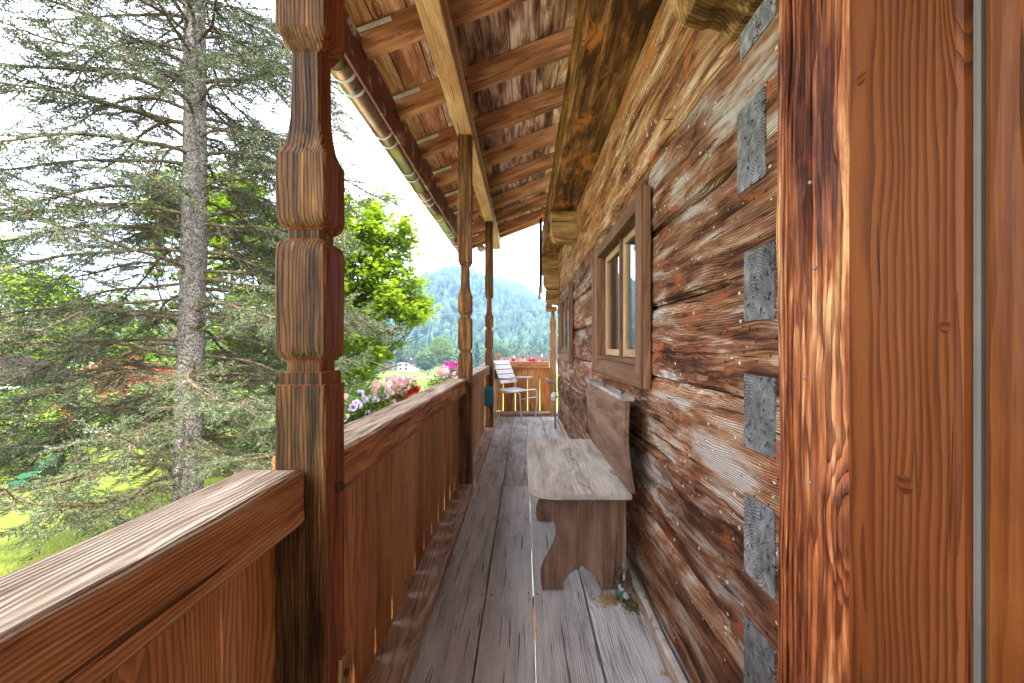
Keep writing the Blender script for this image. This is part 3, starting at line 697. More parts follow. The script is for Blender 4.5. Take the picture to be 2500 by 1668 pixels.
# ================================================================== DOOR FRAME (right edge)
df = thing('door_frame', 'thick red brown wooden door frame filling the right edge of the picture', 'door frame', (.66, .8, -1.39))
def jamb():
    y0, y1 = .905, 1.15; X = .63; n = 60
    sec = []
    se = 4.2
    # local z = -Y (towards camera), local y = -X ; groove profile along the face
    for i in range(n+1):
        u = i/n; zl = -(y1-y0)*(1-u)     # from far edge to near edge
        gr = .006*noise.noise(Vector((u*22, 0, se)))+.004*noise.noise(Vector((u*55, 3, se)))
        ed = -.030*math.exp(-u/.035)-.020*math.exp(-(1-u)/.05)
        if .295 < u < .33: gr -= .014
        if .60 < u < .625: gr -= .006
        sec.append((gr+ed, zl))
    sec += [(-.10, 0), (-.10, -(y1-y0))]
    sec = sec[::-1] if False else sec
    def d(x, y, z):
        q = .005*noise.noise(Vector((x*2.2, z*25, 1)))+.004*noise.noise(Vector((x*8, z*60, 1)))+.003*noise.noise(Vector((x*1.5, z*8, 6)))
        return (x, y+(q if y > -.08 else 0), z+.006*noise.noise(Vector((x*1.1, z*3, 8))))
    xs = [3.6*i/260 for i in range(261)]
    v, f = sweep(sec, xs, d)
    return mesh_obj('jamb', v, f, M_jamb, basis((X, y0, -1.39), (0, 0, 1), (0, -1, 0)), df)
jamb()
wbox('frame_plank', M_plank, .648, .70, .676, .942, -1.39, 2.2, 'z', .006, 40, .0012, df, 6)
wbox('sealing_strip', M_strip, .664, .70, .664, .6755, -1.39, 2.2, 'z', .003, 4, 0, df)
wbox('groove', M_wframe, .672, .71, .6755, .684, -1.39, 2.2, 'z', .001, 2, 0, df)
v, f = sweep([(-.06, -.024), (0-.004, -.024), (.0, -.02), (.004, -.010), (.002, .004), (-.002, .018), (-.01, .024), (-.06, .024)], [3.6*i/30 for i in range(31)], None)
mesh_obj('round_lath', v, f, M_plank2, basis((.662, .632, -1.39), (0, 0, 1), (0, -1, 0)), df)
wbox('inner_board', plain('brown board', (.16, .07, .045), .6), .668, .72, -.2, .607, -1.39, 2.2, 'z', .003, 4, 0, df)
for (y, z, r_) in ((.875, .515, .012), (.70, .03, .010), (.775, -.235, .017)):
    b = MB(); b.lathe([(r_, -.01), (r_, .0006), (r_*.9, .0016)], n=16, M=Matrix.Translation((.648, y, z)) @ Matrix.Rotation(R(-90), 4, 'Y')); b.build('peg', M_plank, df)
M_screw = plain('grey screw head', (.30, .27, .27), .5, metal=.4)
for (y, z) in ((1.00, .36), (.985, .17), (1.02, -.07), (1.0, -.30)):
    b = MB(); b.lathe([(.0045, -.004), (.0045, .0015), (.003, .003)], n=10, M=Matrix.Translation((.6285, y, z)) @ Matrix.Rotation(R(-90), 4, 'Y')); b.build('screw', M_screw, df)

# ================================================================== ROOF
SL = math.atan(.38); EX = Vector((math.cos(SL), 0, math.sin(SL))); EN = Vector((-math.sin(SL), 0, math.cos(SL)))
def rz(x): return 2.49+.38*x             # underside of the rafters
roof = thing('veranda_roof', 'wooden eaves over the gallery with rafters and dark plank underside', 'roof', (0, 4, 2.5))
RY = [4.16+.87*k for k in range(-9, 7)]
raf = []
for k, yb in enumerate(RY):
    if yb > 9.5: continue
    x0 = -1.12; L = (.95-x0)/math.cos(SL)
    M = basis(Vector((x0, yb-.06, rz(x0)))+EN*.0, EX, EN)
    o = member('rafter', M_rafter, M, L, rect(-.06, .06, 0, .175, .005, 3, 3), 24, .004, roof); raf.append((o, yb))
# underside boards
bx = [-1.20, -.99, -.755, -.525, -.29, -.06, .19, .41, .64, .86]
for i in range(len(bx)-1):
    xa, xb = bx[i]+.004, bx[i+1]-.004; wdt = (xb-xa)/math.cos(SL)
    segs = [(-4.6, 3.2), (3.2, 9.75)] if i % 2 else [(-4.6, 5.4), (5.4, 9.75)]
    for (ya, yb) in segs:
        M = basis(Vector(((xa+xb)/2, ya+.002, rz((xa+xb)/2)))+EN*(.1765+random.uniform(0, .004)), (0, 1, 0), EN)
        member('roof_board', M_roofo if i < 2 else M_roofb, M, yb-ya-.004, rect(-wdt/2, wdt/2, 0, .022, .002, 1, 1), 8, .001, roof)
# covering above
M = basis(Vector((-1.24, 2.6, rz(-1.24)))+EN*.215, EX, EN)
member('roof_covering', M_shed, M, 3.2, rect(-7.2, 7.2, 0, .05, .01), 1, 0, roof)
# fascia
wbox('fascia', M_fascia, -1.160, -1.138, -4.6, 9.75, 1.865, 2.16, 'y', .003, 60, .002, roof, 3)
M = basis(Vector((-1.125, 9.66, rz(-1.125)))+EN*.0, EX, EN); member('barge_board', M_rafter, M, 2.3, rect(-.035, .035, 0, .17, .004), 8, .002, roof)
# eaves beam
eb = wbox('eaves_beam', M_purlin, -.655, -.502, -4.4, 9.62, 2.052, 2.262, 'y', .008, 150, .004, roof, 4)
# short diagonal brace heads at the rafter purlin crossings are hidden; pale round lamp at the roof end
b = MB(); b.lathe([(.02, -.02), (.075, -.018), (.085, 0), (.075, .02), (.03, .035), (.008, .05)], n=20, M=Matrix.Translation((-.88, 9.3, 2.00)) @ Matrix.Rotation(R(75), 4, 'X'))
b.tube([(-.88, 9.34, 2.0), (-.88, 9.38, 2.18)], .008, 6)
tag(b.build('floodlight', plain('yellowed plastic', (.45, .45, .30), .5), smooth=True), 'small round pale yellow lamp under the far end of the roof between two posts', 'lamp')
# ---- gutter
gut = thing('gutter', 'brown half round metal gutter along the eaves, held by pale brackets', 'gutter', (-1.255, 4, 1.93))
v = []; f = []; n = 16; ro, ri = .086, .081
ring = [(math.cos(math.pi+math.pi*i/n)*ro, math.sin(math.pi+math.pi*i/n)*ro) for i in range(n+1)]+[(math.cos(2*math.pi-math.pi*i/n)*ri, math.sin(2*math.pi-math.pi*i/n)*ri) for i in range(n+1)]
ring = [(x-.005, z+.0) for x, z in ring]
secs = [-4.6, -1.6, .65, 3.05, 5.5, 7.9, 9.72]
for a, b_ in zip(secs, secs[1:]):
    v = [(x, y, z) for y in (a, b_-.002) for x, z in ring]; m = len(ring)
    f = [(j, j+m, (j+1) % m+m, (j+1) % m) for j in range(m)]+[tuple(range(m)), tuple(range(m, 2*m))[::-1]]
    mesh_obj('gutter_length', v, f, M_gutter, Matrix.Translation((-1.255, 0, 1.93)), gut, True)
    b = MB(); b.tube([(-1.26+.0875*math.cos(math.pi+math.pi*i/n), b_, 1.93+.0875*math.sin(math.pi+math.pi*i/n)) for i in range(n+1)], .006, 6); b.build('joint_ring', M_gutter, gut, smooth=True)
b = MB(); b.tube([(-1.346, -1.6, 1.935), (-1.346, 9.72, 1.935)], .009, 8); b.build('bead', M_gutter, gut, smooth=True)
def strap(y, L):
    b = MB(); pts = [(-1.26+.0925*math.cos(math.pi+math.pi*i/12), y, 1.93+.0925*math.sin(math.pi+math.pi*i/12)) for i in range(13)]
    for (x, yy, z), (x2, _, z2) in zip(pts, pts[1:]):
        dx, dz = x2-x, z2-z; l = math.hypot(dx, dz); nx_, nz_ = -dz/l*.003, dx/l*.003
        vs = [(x+nx_, y-.013, z+nz_), (x2+nx_, y-.013, z2+nz_), (x2+nx_, y+.013, z2+nz_), (x+nx_, y+.013, z+nz_), (x-nx_, y-.013, z-nz_), (x2-nx_, y-.013, z2-nz_), (x2-nx_, y+.013, z2-nz_), (x-nx_, y+.013, z-nz_)]
        b.add(vs, [(0, 1, 2, 3), (7, 6, 5, 4), (0, 4, 5, 1), (1, 5, 6, 2), (2, 6, 7, 3), (3, 7, 4, 0)])
    P = Vector(pts[-1]); Q = Vector((-1.13, y, rz(-1.13)))+EN*.135
    b.tube([P, P.lerp(Q, .5)+Vector((-.01, 0, .0)), Q], .006, 4)
    M = Matrix.Translation(Q) @ Matrix.Rotation(-SL, 4, 'Y'); b.box(0, L, -.0035, .0035, -.016, .016, M)
    if L > .1:
        for q in (.35, .55, .75): b.tube([M @ Vector((L*q, -.006, 0)), M @ Vector((L*q, .006, 0))], .004, 6)
    b.build('gutter_bracket', M_metal, gut)
for o, yb in raf:
    strap(yb-.12-.006, .27); strap(yb+.06, .05)

# ================================================================== BENCH
be = thing('bench', 'low wooden bench with rounded seat and board back standing against the log wall', 'bench', (.3, 3.2, ZF))
def slab(outline, th, M, mat, name, par, nv=1, bev=.006):
    import bmesh
    bm = bmesh.new(); vs = [bm.verts.new((x, y, 0)) for x, y in outline]; fc = bm.faces.new(vs)
    r_ = bmesh.ops.extrude_face_region(bm, geom=[fc]); bmesh.ops.translate(bm, vec=(0, 0, th), verts=[e for e in r_['geom'] if isinstance(e, bmesh.types.BMVert)])
    bmesh.ops.recalc_face_normals(bm, faces=bm.faces)
    ed = [e for e in bm.edges if abs(e.verts[0].co.z-e.verts[1].co.z) < 1e-6]
    bmesh.ops.bevel(bm, geom=ed, offset=bev, segments=2, affect='EDGES')
    me = bpy.data.meshes.new(name); bm.to_mesh(me); bm.free(); me.materials.append(mat)
    return reg(bpy.data.objects.new(name, me), M, par)
ZS = -.80
def arc(cx, cy, r, a0, a1, n=8): return [(cx+r*math.cos(R(a0+(a1-a0)*i/n)), cy+r*math.sin(R(a0+(a1-a0)*i/n))) for i in range(n+1)]
# local x -> +Y, local y -> -X
Lb = 1.47
ol = [(0.0, -.29)]+[(0.0, .12)][:1]+[(.012, .17), (.035, .215), (.075, .25), (.125, .268)]+[(Lb-.10, .275), (Lb-.03, .265), (Lb, .235), (Lb, -.29)]
slab(ol[::-1], .034, basis((.293, 2.46, ZS-.034), (0, 1, 0), (0, 0, 1)), M_bench, 'seat', be)
def z6(zx, zy, Y): return ((zx/2.042+1200)*.94-1203)*Y/1044, -((zy/2.042+900)*.94-795)*Y/1044
legpts = [(268, 655), (276, 690), (292, 730), (310, 765), (320, 800), (320, 840), (308, 880), (285, 925), (262, 965), (246, 1010), (246, 1060), (252, 1099), (350, 1099), (362, 1065), (382, 1035), (410, 1010), (436, 1000), (452, 985), (468, 1000), (495, 1015), (520, 1038), (538, 1065), (548, 1099), (640, 1099), (652, 1000), (655, 800), (658, 655)]
lp = [z6(a, b_, 2.60) for a, b_ in legpts]
lp = [(x, max(z, ZF+.001)) if z > -1.37 else (x, ZF+.001) for x, z in lp]; lp = [(x, z if z < -.84 else ZS-.035) for x, z in lp]
for Y in (2.60, 3.62):
    pts = [(z-ZF, x) for x, z in lp]       # local x up, local y = +X
    slab(pts, .035, basis((0, Y, ZF), (0, 0, 1), (0, 1, 0)) @ Matrix.Rotation(0, 4, 'X'), M_benchb, 'leg', be, bev=.004)
# back board, slightly hollow, and its cap
v, f = sweep([(-.012, 0), (.012, 0)]+[(.012+.02*math.sin(math.pi*i/10)-.0, .50*i/10) for i in range(1, 11)]+[(-.012+.02*math.sin(math.pi*i/10), .50*i/10) for i in range(10, 0, -1)], [1.42*i/30 for i in range(31)])
def shp(v):
    o = []
    for (x, y, z) in v: o.append((x+(.0), y*1-.0+.03*(z/.5), z))
    return o
mesh_obj('backrest', shp(v), f, M_benchb, basis((.592, 2.465, ZS+.001), (-.006, 1, 0), (0, 0, 1)), be)
wbox('back_cap', M_bench, .520, .592, 2.44, 3.80, -.295, -.270, 'y', .004, 14, .002, be)
wbox('back_strut', M_benchb, .560, .585, 2.605, 2.64, ZF+.003, ZS-.036, 'z', .003, 1, 0, be)
for y in (2.54, 3.1): b = MB(); b.lathe([(.007, 0), (.004, .004), (.004, .010), (.012, .012), (.010, .016)], (.548, y, -.270), 10); b.build('screw', M_iron, be)
# ---- jar
M_jar = glassmat('jar glass', (.93, .97, .95))
jar = thing('glass_jar', 'open glass jar holding bottle caps on the floor behind the bench leg', 'jar', (.545, 2.50, ZF))
b = MB(); b.lathe([(.036, 0), (.044, .006), (.046, .03), (.046, .12), (.040, .145), (.034, .155), (.034, .178), (.037, .180), (.034, .182), (.031, .178), (.031, .155), (.043, .12), (.043, .01), (.03, .006)], (.545, 2.50, ZF+.001), 24); b.build('glass', M_jar, jar, smooth=True)
for i, (c, p) in enumerate((((.02, .22, .09), (-.014, -.01, .022)), ((.7, .7, .7), (.012, -.012, .028)), ((.65, .08, .03), (.012, .008, .062)), ((.72, .72, .75), (-.012, .006, .065)), ((.08, .1, .14), (0, -.01, .088)), ((.03, .25, .12), (.008, .012, .03)))):
    M = Matrix.Translation((.545+p[0], 2.50+p[1], ZF+p[2])) @ Matrix.Rotation(random.uniform(0, 6), 4, Vector((random.random(), 1, .4)).normalized())
    b = MB(); b.lathe([(.014, -.010), (.017, -.008), (.017, .008), (.013, .012), (.004, .012)], n=14, M=M); b.build('bottle_cap', plain('cap%d' % i, c, .4), jar)
# ---- crumbs and moss
def crumbs(name, label, cx, cy, n, sp, size, cols, zs=.0):
    V = []; F = []
    for i in range(n):
        r_ = abs(random.gauss(0, 1))*sp; a = random.random()*6.28; s = size*random.uniform(.4, 1.4); x, y = cx+r_*math.cos(a), cy+r_*math.sin(a)*.8
        z = ZF+.002+random.random()*zs*math.exp(-(r_/sp)**2); k = len(V)
        for q in ((0, 0, s), (s, 0, 0), (-s*.5, s*.8, 0), (-s*.5, -s*.8, 0)):
            V.append((x+q[0]*random.uniform(.5, 1.3), y+q[1]*random.uniform(.5, 1.3), z+q[2]*.8))
        F += [(k, k+1, k+2), (k, k+2, k+3), (k, k+3, k+1)]
    o = np_obj(name, V, F, leafmat(name+' bits', *cols, trans=.1), None, (cx, cy, ZF)); tag(o, label, 'debris', kind='stuff')
crumbs('wood_crumbs', 'heap of yellow brown wood crumbs on the floor beside the jar', .47, 2.50, 500, .055, .006, ((.25, .13, .04), (.45, .27, .10), (.6, .42, .2)), .015)
crumbs('moss', 'green brown clump of moss at the wall foot beside the jar', .585, 2.42, 700, .032, .006, ((.04, .04, .015), (.12, .12, .03), (.25, .20, .06)), .03)
crumbs('sawdust', 'small orange patch of sawdust on the floorboards near the wall', .60, 1.93, 160, .018, .003, ((.35, .18, .05), (.5, .3, .1), (.6, .42, .2)), .004)

# ================================================================== CHAIR
ch = thing('garden_chair', 'white slatted metal garden chair standing in the far corner', 'chair', (-.1, 8.8, ZF))
A = Vector((-.05, 8.35, ZF)); B = Vector((.22, 8.93, ZF)); C = Vector((-.55, 8.70, -1.333)); D = Vector((-.25, 9.26, -1.333))
SH = -.845
fw = ((A-C).normalized()+(B-D).normalized()); fw.z = 0; fw.normalize(); side = Vector((-fw.y, fw.x, 0))
if side.dot(B-A) < 0: side = -side
cc = (A+B+C+D)/4; hw = .285
def cp(u, s, z): p = cc+fw*u+side*s; return Vector((p.x, p.y, z))
for s, F_, K in ((-1, A, C), (1, B, D)):
    b = MB(); b.tube([F_+Vector((0, 0, .012)), cp(.30, s*hw, SH-.12), cp(.285, s*hw, SH-.03), cp(.24, s*hw, SH-.005), cp(0, s*hw, SH-.03), cp(-.25, s*hw, SH-.02)], .0125, 8); b.build('leg', M_white, ch, smooth=True)
    b = MB(); b.tube([K+Vector((0, 0, .012)), cp(-.24, s*hw, SH), cp(-.24+.02, s*hw, SH+.20)], .0125, 8); b.build('leg', M_white, ch, smooth=True)
    b = MB(); b.tube([cp(-.20, s*(hw-.05), SH+.15), cp(-.27, s*(hw-.05), SH+.33), cp(-.37, s*(hw-.05), SH+.535)], .011, 8); b.build('back_frame', M_white, ch, smooth=True)
    b = MB(); b.tube([cp(-.25, s*hw, SH+.20), cp(0, s*(hw+.01), SH+.225), cp(.13, s*(hw+.01), SH+.215)], .011, 8); b.build('arm_tube', M_white, ch, smooth=True)
    M = Matrix.Translation(cp(-.02, s*(hw+.01), SH+.237)) @ Matrix(((fw.x, side.x, 0, 0), (fw.y, side.y, 0, 0), (0, 0, 1, 0), (0, 0, 0, 1)))
    b = MB(); b.box(-.19, .19, -.027, .027, -.006, .010, M); b.build('armrest', M_white, ch)
b = MB(); b.tube([cp(.285, -hw, SH-.14), cp(.285, hw, SH-.14)], .009, 8); b.build('stretcher', M_white, ch, smooth=True)
for i in range(8):
    u = -.20+.066*i; z = SH+.010-.02*math.sin((i-1)/6*math.pi)
    M = Matrix.Translation(cp(u, 0, z)) @ Matrix(((fw.x, side.x, 0, 0), (fw.y, side.y, 0, 0), (0, 0, 1, 0), (0, 0, 0, 1)))
    b = MB(); b.box(-.027, .027, -hw+.005, hw-.005, -.006, .006, M); b.build('seat_slat', M_white, ch)
for i in range(5):
    q = i/4; M = Matrix.Translation(cp(-.185-.18*q, 0, SH+.17+.355*q)) @ Matrix(((fw.x, side.x, 0, 0), (fw.y, side.y, 0, 0), (0, 0, 1, 0), (0, 0, 0, 1))) @ Matrix.Rotation(R(-24), 4, 'Y')
    b = MB(); b.box(-.005, .005, -hw+.02, hw-.02, -.041, .041, M); b.build('back_slat', M_white, ch)

# ================================================================== STANDPIPE
tp = thing('standpipe', 'grey water pipe with tap and red hose coupling beside the log wall', 'tap', (.528, 7.72, ZF))
M_pipe = plain('grey pipe', (.22, .23, .25), .45, metal=.5, var=.2, scale=20)
b = MB(); b.tube([(.528, 7.72, ZF-.02), (.528, 7.72, -.80)], .016, 10); b.tube([(.528, 7.72, -.80), (.522, 7.72, -.66), (.512, 7.72, -.615), (.48, 7.72, -.597), (.43, 7.72, -.600), (.40, 7.72, -.61)], [.016, .015, .019, .015, .018, .020], 10); b.build('pipe', M_pipe, tp, smooth=True)
b = MB(); b.tube([(.53, 7.72, -.77), (.53, 7.72, -.75)], .023, 10); b.tube([(.528, 7.72, -.76), (.66, 7.74, -.76)], .006, 6); b.build('wall_clip', M_pipe, tp, smooth=True)
b = MB(); b.tube([(.40, 7.72, -.60), (.40, 7.72, -.57)], .010, 8); b.build('fitting', M_pipe, tp, smooth=True)
b = MB(); b.tube([(.45, 7.72, -.575), (.40, 7.72, -.565), (.355, 7.72, -.545)], [.006, .012, .008], 8); b.build('handle', M_metal, tp, smooth=True)
b = MB(); b.tube([(.395, 7.72, -.615), (.39, 7.72, -.64)], .020, 12); b.build('nozzle', M_pipe, tp, smooth=True)
b = MB(); b.tube([(.39, 7.72, -.64), (.383, 7.72, -.675), (.378, 7.72, -.69)], [.023, .021, .012], 12); b.build('coupling', plain('orange red plastic', (.75, .08, .02), .4), tp, smooth=True)
V = []; F = []; nn_ = 22
for i in range(nn_+1):
    for j in range(nn_+1):
        a = 2*math.pi*j/nn_; q = i/nn_; r_ = (.012+.038*math.sin(q*math.pi)**.7)*(1+.55*noise.noise(Vector((math.cos(a)*2, math.sin(a)*2, q*5)))+.3*noise.noise(Vector((math.cos(a)*5, math.sin(a)*5, q*11))))
        V.append((.512+r_*math.cos(a)-.01*q, 7.70+r_*math.sin(a), -.775-.155*q))
F = [(i*(nn_+1)+j, i*(nn_+1)+j+1, (i+1)*(nn_+1)+j+1, (i+1)*(nn_+1)+j) for i in range(nn_) for j in range(nn_)]
o = mesh_obj('rag', [tuple(Vector(p)-Vector((.512, 7.7, -.775))) for p in V], F, plain('white cloth', (.70, .70, .70), .9), Matrix.Translation((.512, 7.7, -.775)))
tag(o, 'crumpled white rag tied round the water pipe below the tap', 'rag')
# ================================================================== TEAL BASKET, CONDUIT, BOX, ORNAMENT
M_teal = plain('teal plastic', (.02, .34, .42), .45, var=.15)
bk = thing('basket', 'teal plastic basket with slotted sides hanging on the third carved post', 'basket', (-.58, 7.38, -.96))
b = MB(); b.box(-.665, -.50, 7.428, 7.436, -.96, -.66); b.box(-.665, -.50, 7.33, 7.428, -.965, -.955); b.box(-.668, -.664, 7.33, 7.434, -.955, -.63); b.box(-.501, -.497, 7.33, 7.434, -.955, -.63); b.build('shell', M_teal, bk)
for i in range(8): b = MB(); z = -.93+.034*i; b.box(-.664, -.501, 7.33, 7.336, z, z+.022); b.build('slat', M_teal, bk)
b = MB(); b.tube([(-.508, 7.60, -1.33), (-.508, 7.60, -.33)], .008, 8); b.box(-.515, -.495, 7.588, 7.612, -.34, -.27)
tag(b.build('conduit', M_white, smooth=False), 'thin white pipe running up beside the third carved post', 'pipe')
b = MB(); b.box(-.60, -.47, 9.12, 9.26, -.66, -.33); b.box(-.61, -.46, 9.10, 9.27, -.33, -.31)
tag(b.build('metal_box', plain('blue grey sheet metal', (.17, .19, .22), .5, metal=.3, var=.2)), 'blue grey metal box on the corner of the railing behind the chair', 'box')
orn = thing('owl_ornament', 'small tan pottery ornament with two dark pointed ears on the railing corner', 'ornament', (-.54, 9.38, -.312))
b = MB(); b.lathe([(.035, 0), (.04, .004), (.030, .02), (.045, .06), (.058, .11), (.055, .15), (.042, .175), (.02, .185)], (-.535, 9.38, -.313), 20); b.build('body', plain('tan clay', (.33, .22, .15), .6, var=.25), orn, smooth=True)
for s in (-1, 1): b = MB(); b.tube([(-.535+s*.025, 9.38, -.15), (-.535+s*.04, 9.38, -.115), (-.535+s*.036, 9.37, -.075)], [.02, .012, .003], 8); b.build('ear', plain('dark clay', (.06, .045, .04), .6), orn, smooth=True)

# ================================================================== FLOWER BOXES
def petal_mesh(nm, c_out, c_in, sz=.045):
    v = [(0, 0, -sz*.7)]; f = []; n = 20
    for ring_, (r_, z) in enumerate(((.16, -.25), (.45, -.02), (1.0, .10))):
        for k in range(n):
            a = 2*math.pi*k/n; lob = 1-.16*abs(math.sin(a*2.5))**3*(ring_ == 2); rip = .12*math.sin(a*5+1)*(ring_ == 2)
            v.append((sz*r_*lob*math.cos(a), sz*r_*lob*math.sin(a), sz*(z+rip)))
    f = [(0, 1+k, 1+(k+1) % n) for k in range(n)]+[(1+i*n+k, 1+(i+1)*n+k, 1+(i+1)*n+(k+1) % n, 1+i*n+(k+1) % n) for i in range(2) for k in range(n)]
    me = bpy.data.meshes.new(nm); me.from_pydata(v, [], f); me.update()
    g = G(nm); t_ = g.n('TexCoord'); ln = g.n('VectorMath'); ln.operation = 'LENGTH'; g.put(ln.inputs[0], g.vm('MULTIPLY', t_.outputs['Object'], (1, 1, 0)))
    col = g.mix(g.mr(ln.outputs['Value'], sz*.15, sz*.6), c_in, c_out)
    d = g.n('BsdfDiffuse'); g.put(d.inputs[0], col); tr = g.n('BsdfTranslucent'); g.put(tr.inputs[0], col); ms = g.n('MixShader'); ms.inputs[0].default_value = .35
    g.nt.links.new(d.outputs[0], ms.inputs[1]); g.nt.links.new(tr.outputs[0], ms.inputs[2]); g.nt.links.new(ms.outputs[0], g.out.inputs[0])
    me.materials.append(g.mat); return me
BL = {'pink': petal_mesh('pink petals', (.80, .36, .42), (.75, .55, .35)), 'pale': petal_mesh('pale pink petals', (.80, .56, .58), (.8, .6, .4)), 'red': petal_mesh('red petals', (.72, .01, .02), (.35, .0, .01)),
      'lav': petal_mesh('lavender petals', (.68, .62, .80), (.14, .04, .35)), 'mag': petal_mesh('magenta petals', (.70, .05, .38), (.4, .02, .2)), 'org': petal_mesh('orange petals', (.75, .10, .01), (.6, .2, .01), .03), 'white': petal_mesh('white petals', (.80, .76, .84), (.5, .35, .6))}
LG_pet = leafmat('petunia leaves', (.05, .12, .02), (.12, .22, .04), (.24, .34, .08), .35)
def flowerbox(label, y0, y1, flowers, nleaf=1500, x=-.86, ztop=-.40, group='flower boxes hung outside the railing', axis='y'):
    if axis == 'y': t = thing('flower_box', label, 'flower box', (x, (y0+y1)/2, ztop-.22), group)
    else: t = thing('flower_box', label, 'flower box', ((y0+y1)/2, x, ztop-.22), group)
    def q(a, y, z): return (a, y, z) if axis == 'y' else (y, x-(a-x), z)
    a = wbox('trough', M_shed, *( (x-.10, x+.10, y0, y1) if axis == 'y' else (y0, y1, x-.1, x+.1)), ztop-.22, ztop-.04, axis if axis == 'y' else 'x', .006, 1, 0, t)
    P = np.stack([x+RNG.normal(size=nleaf)*.08-.02, RNG.uniform(y0, y1, nleaf), ztop+RNG.normal(size=nleaf)*.05-.01], 1); P = P[P[:, 0] < x+.12]; P = P[(P[:, 0] < x+.095)]
    if axis != 'y': P = P[:, [1, 0, 2]]
    V, F = leaves(P, .042, OVAL, .3); o = np_obj('foliage', V, F, LG_pet, t, tuple(W[t].translation)); o['kind'] = 'stuff'
    st = MB()
    for (c, xx, y, z, s) in flowers:
        px, py, pz = q(xx, y, z); e = Vector((random.uniform(-.5, .9), random.uniform(-1.2, -.1), random.uniform(.1, .9))).normalized()
        M = Matrix.Translation((px, py, pz)) @ e.to_track_quat('Z', 'Y').to_matrix().to_4x4() @ Matrix.Rotation(random.random()*6, 4, 'Z') @ Matrix.Scale(s, 4)
        reg(bpy.data.objects.new('blossom', BL[c]), M, t)
        st.tube([Vector((px, py, pz))-e*.02, (px+.01, py+.02, pz-.06), (px, py+.02, ztop-.04)], .003, 4)
    st.build('stems', LG_pet, t)['kind'] = 'stuff'
    return t
fl = []
for _ in range(60): fl.append((random.choice(['lav', 'lav', 'white', 'pink', 'pale']), random.uniform(-.95, -.76), random.uniform(1.95, 2.9), random.uniform(-.37, -.255), random.uniform(.38, .56)))
for _ in range(34): fl.append((random.choice(['pink', 'pale', 'pale']), random.uniform(-.95, -.78), random.uniform(2.65, 3.4), random.uniform(-.34, -.215), random.uniform(.55, .8)))
for yy, zz, xx in ((2.95, -.335, -.79), (3.10, -.325, -.80), (3.18, -.30, -.84), (3.27, -.31, -.79), (3.34, -.325, -.80), (2.93, -.31, -.86), (3.24, -.35, -.775)): fl.append(('red', xx, yy, zz, .8))
for _ in range(5): fl.append(('org', random.uniform(-.79, -.76), random.uniform(2.75, 3.05), -.34, 1))
flowerbox('flower box of lavender, pink and red petunias hanging outside the railing past the nearest post', 1.9, 3.45, fl, 4200, ztop=-.35)
fl = [(random.choice(['pale', 'pale', 'pink', 'white']), random.uniform(-.95, -.78), random.uniform(4.7, 5.9), random.uniform(-.38, -.24), random.uniform(.55, .75)) for _ in range(95)]+[('mag', random.uniform(-.92, -.8), random.uniform(4.9, 5.6), random.uniform(-.25, -.20), .75) for _ in range(12)]
flowerbox('flower box of pale pink and magenta petunias hanging outside the second carved post', 4.6, 6.1, fl, 1500)
fl = [(random.choice(['pale', 'pink', 'red', 'pink']), random.uniform(9.6, 9.72), random.uniform(-.6, .5), random.uniform(-.40, -.27), random.uniform(.7, 1.1)) for _ in range(30)]
flowerbox('flower box of pink and red petunias beyond the far railing', -.65, .5, fl, 700, x=9.66, axis='x', ztop=-.44)

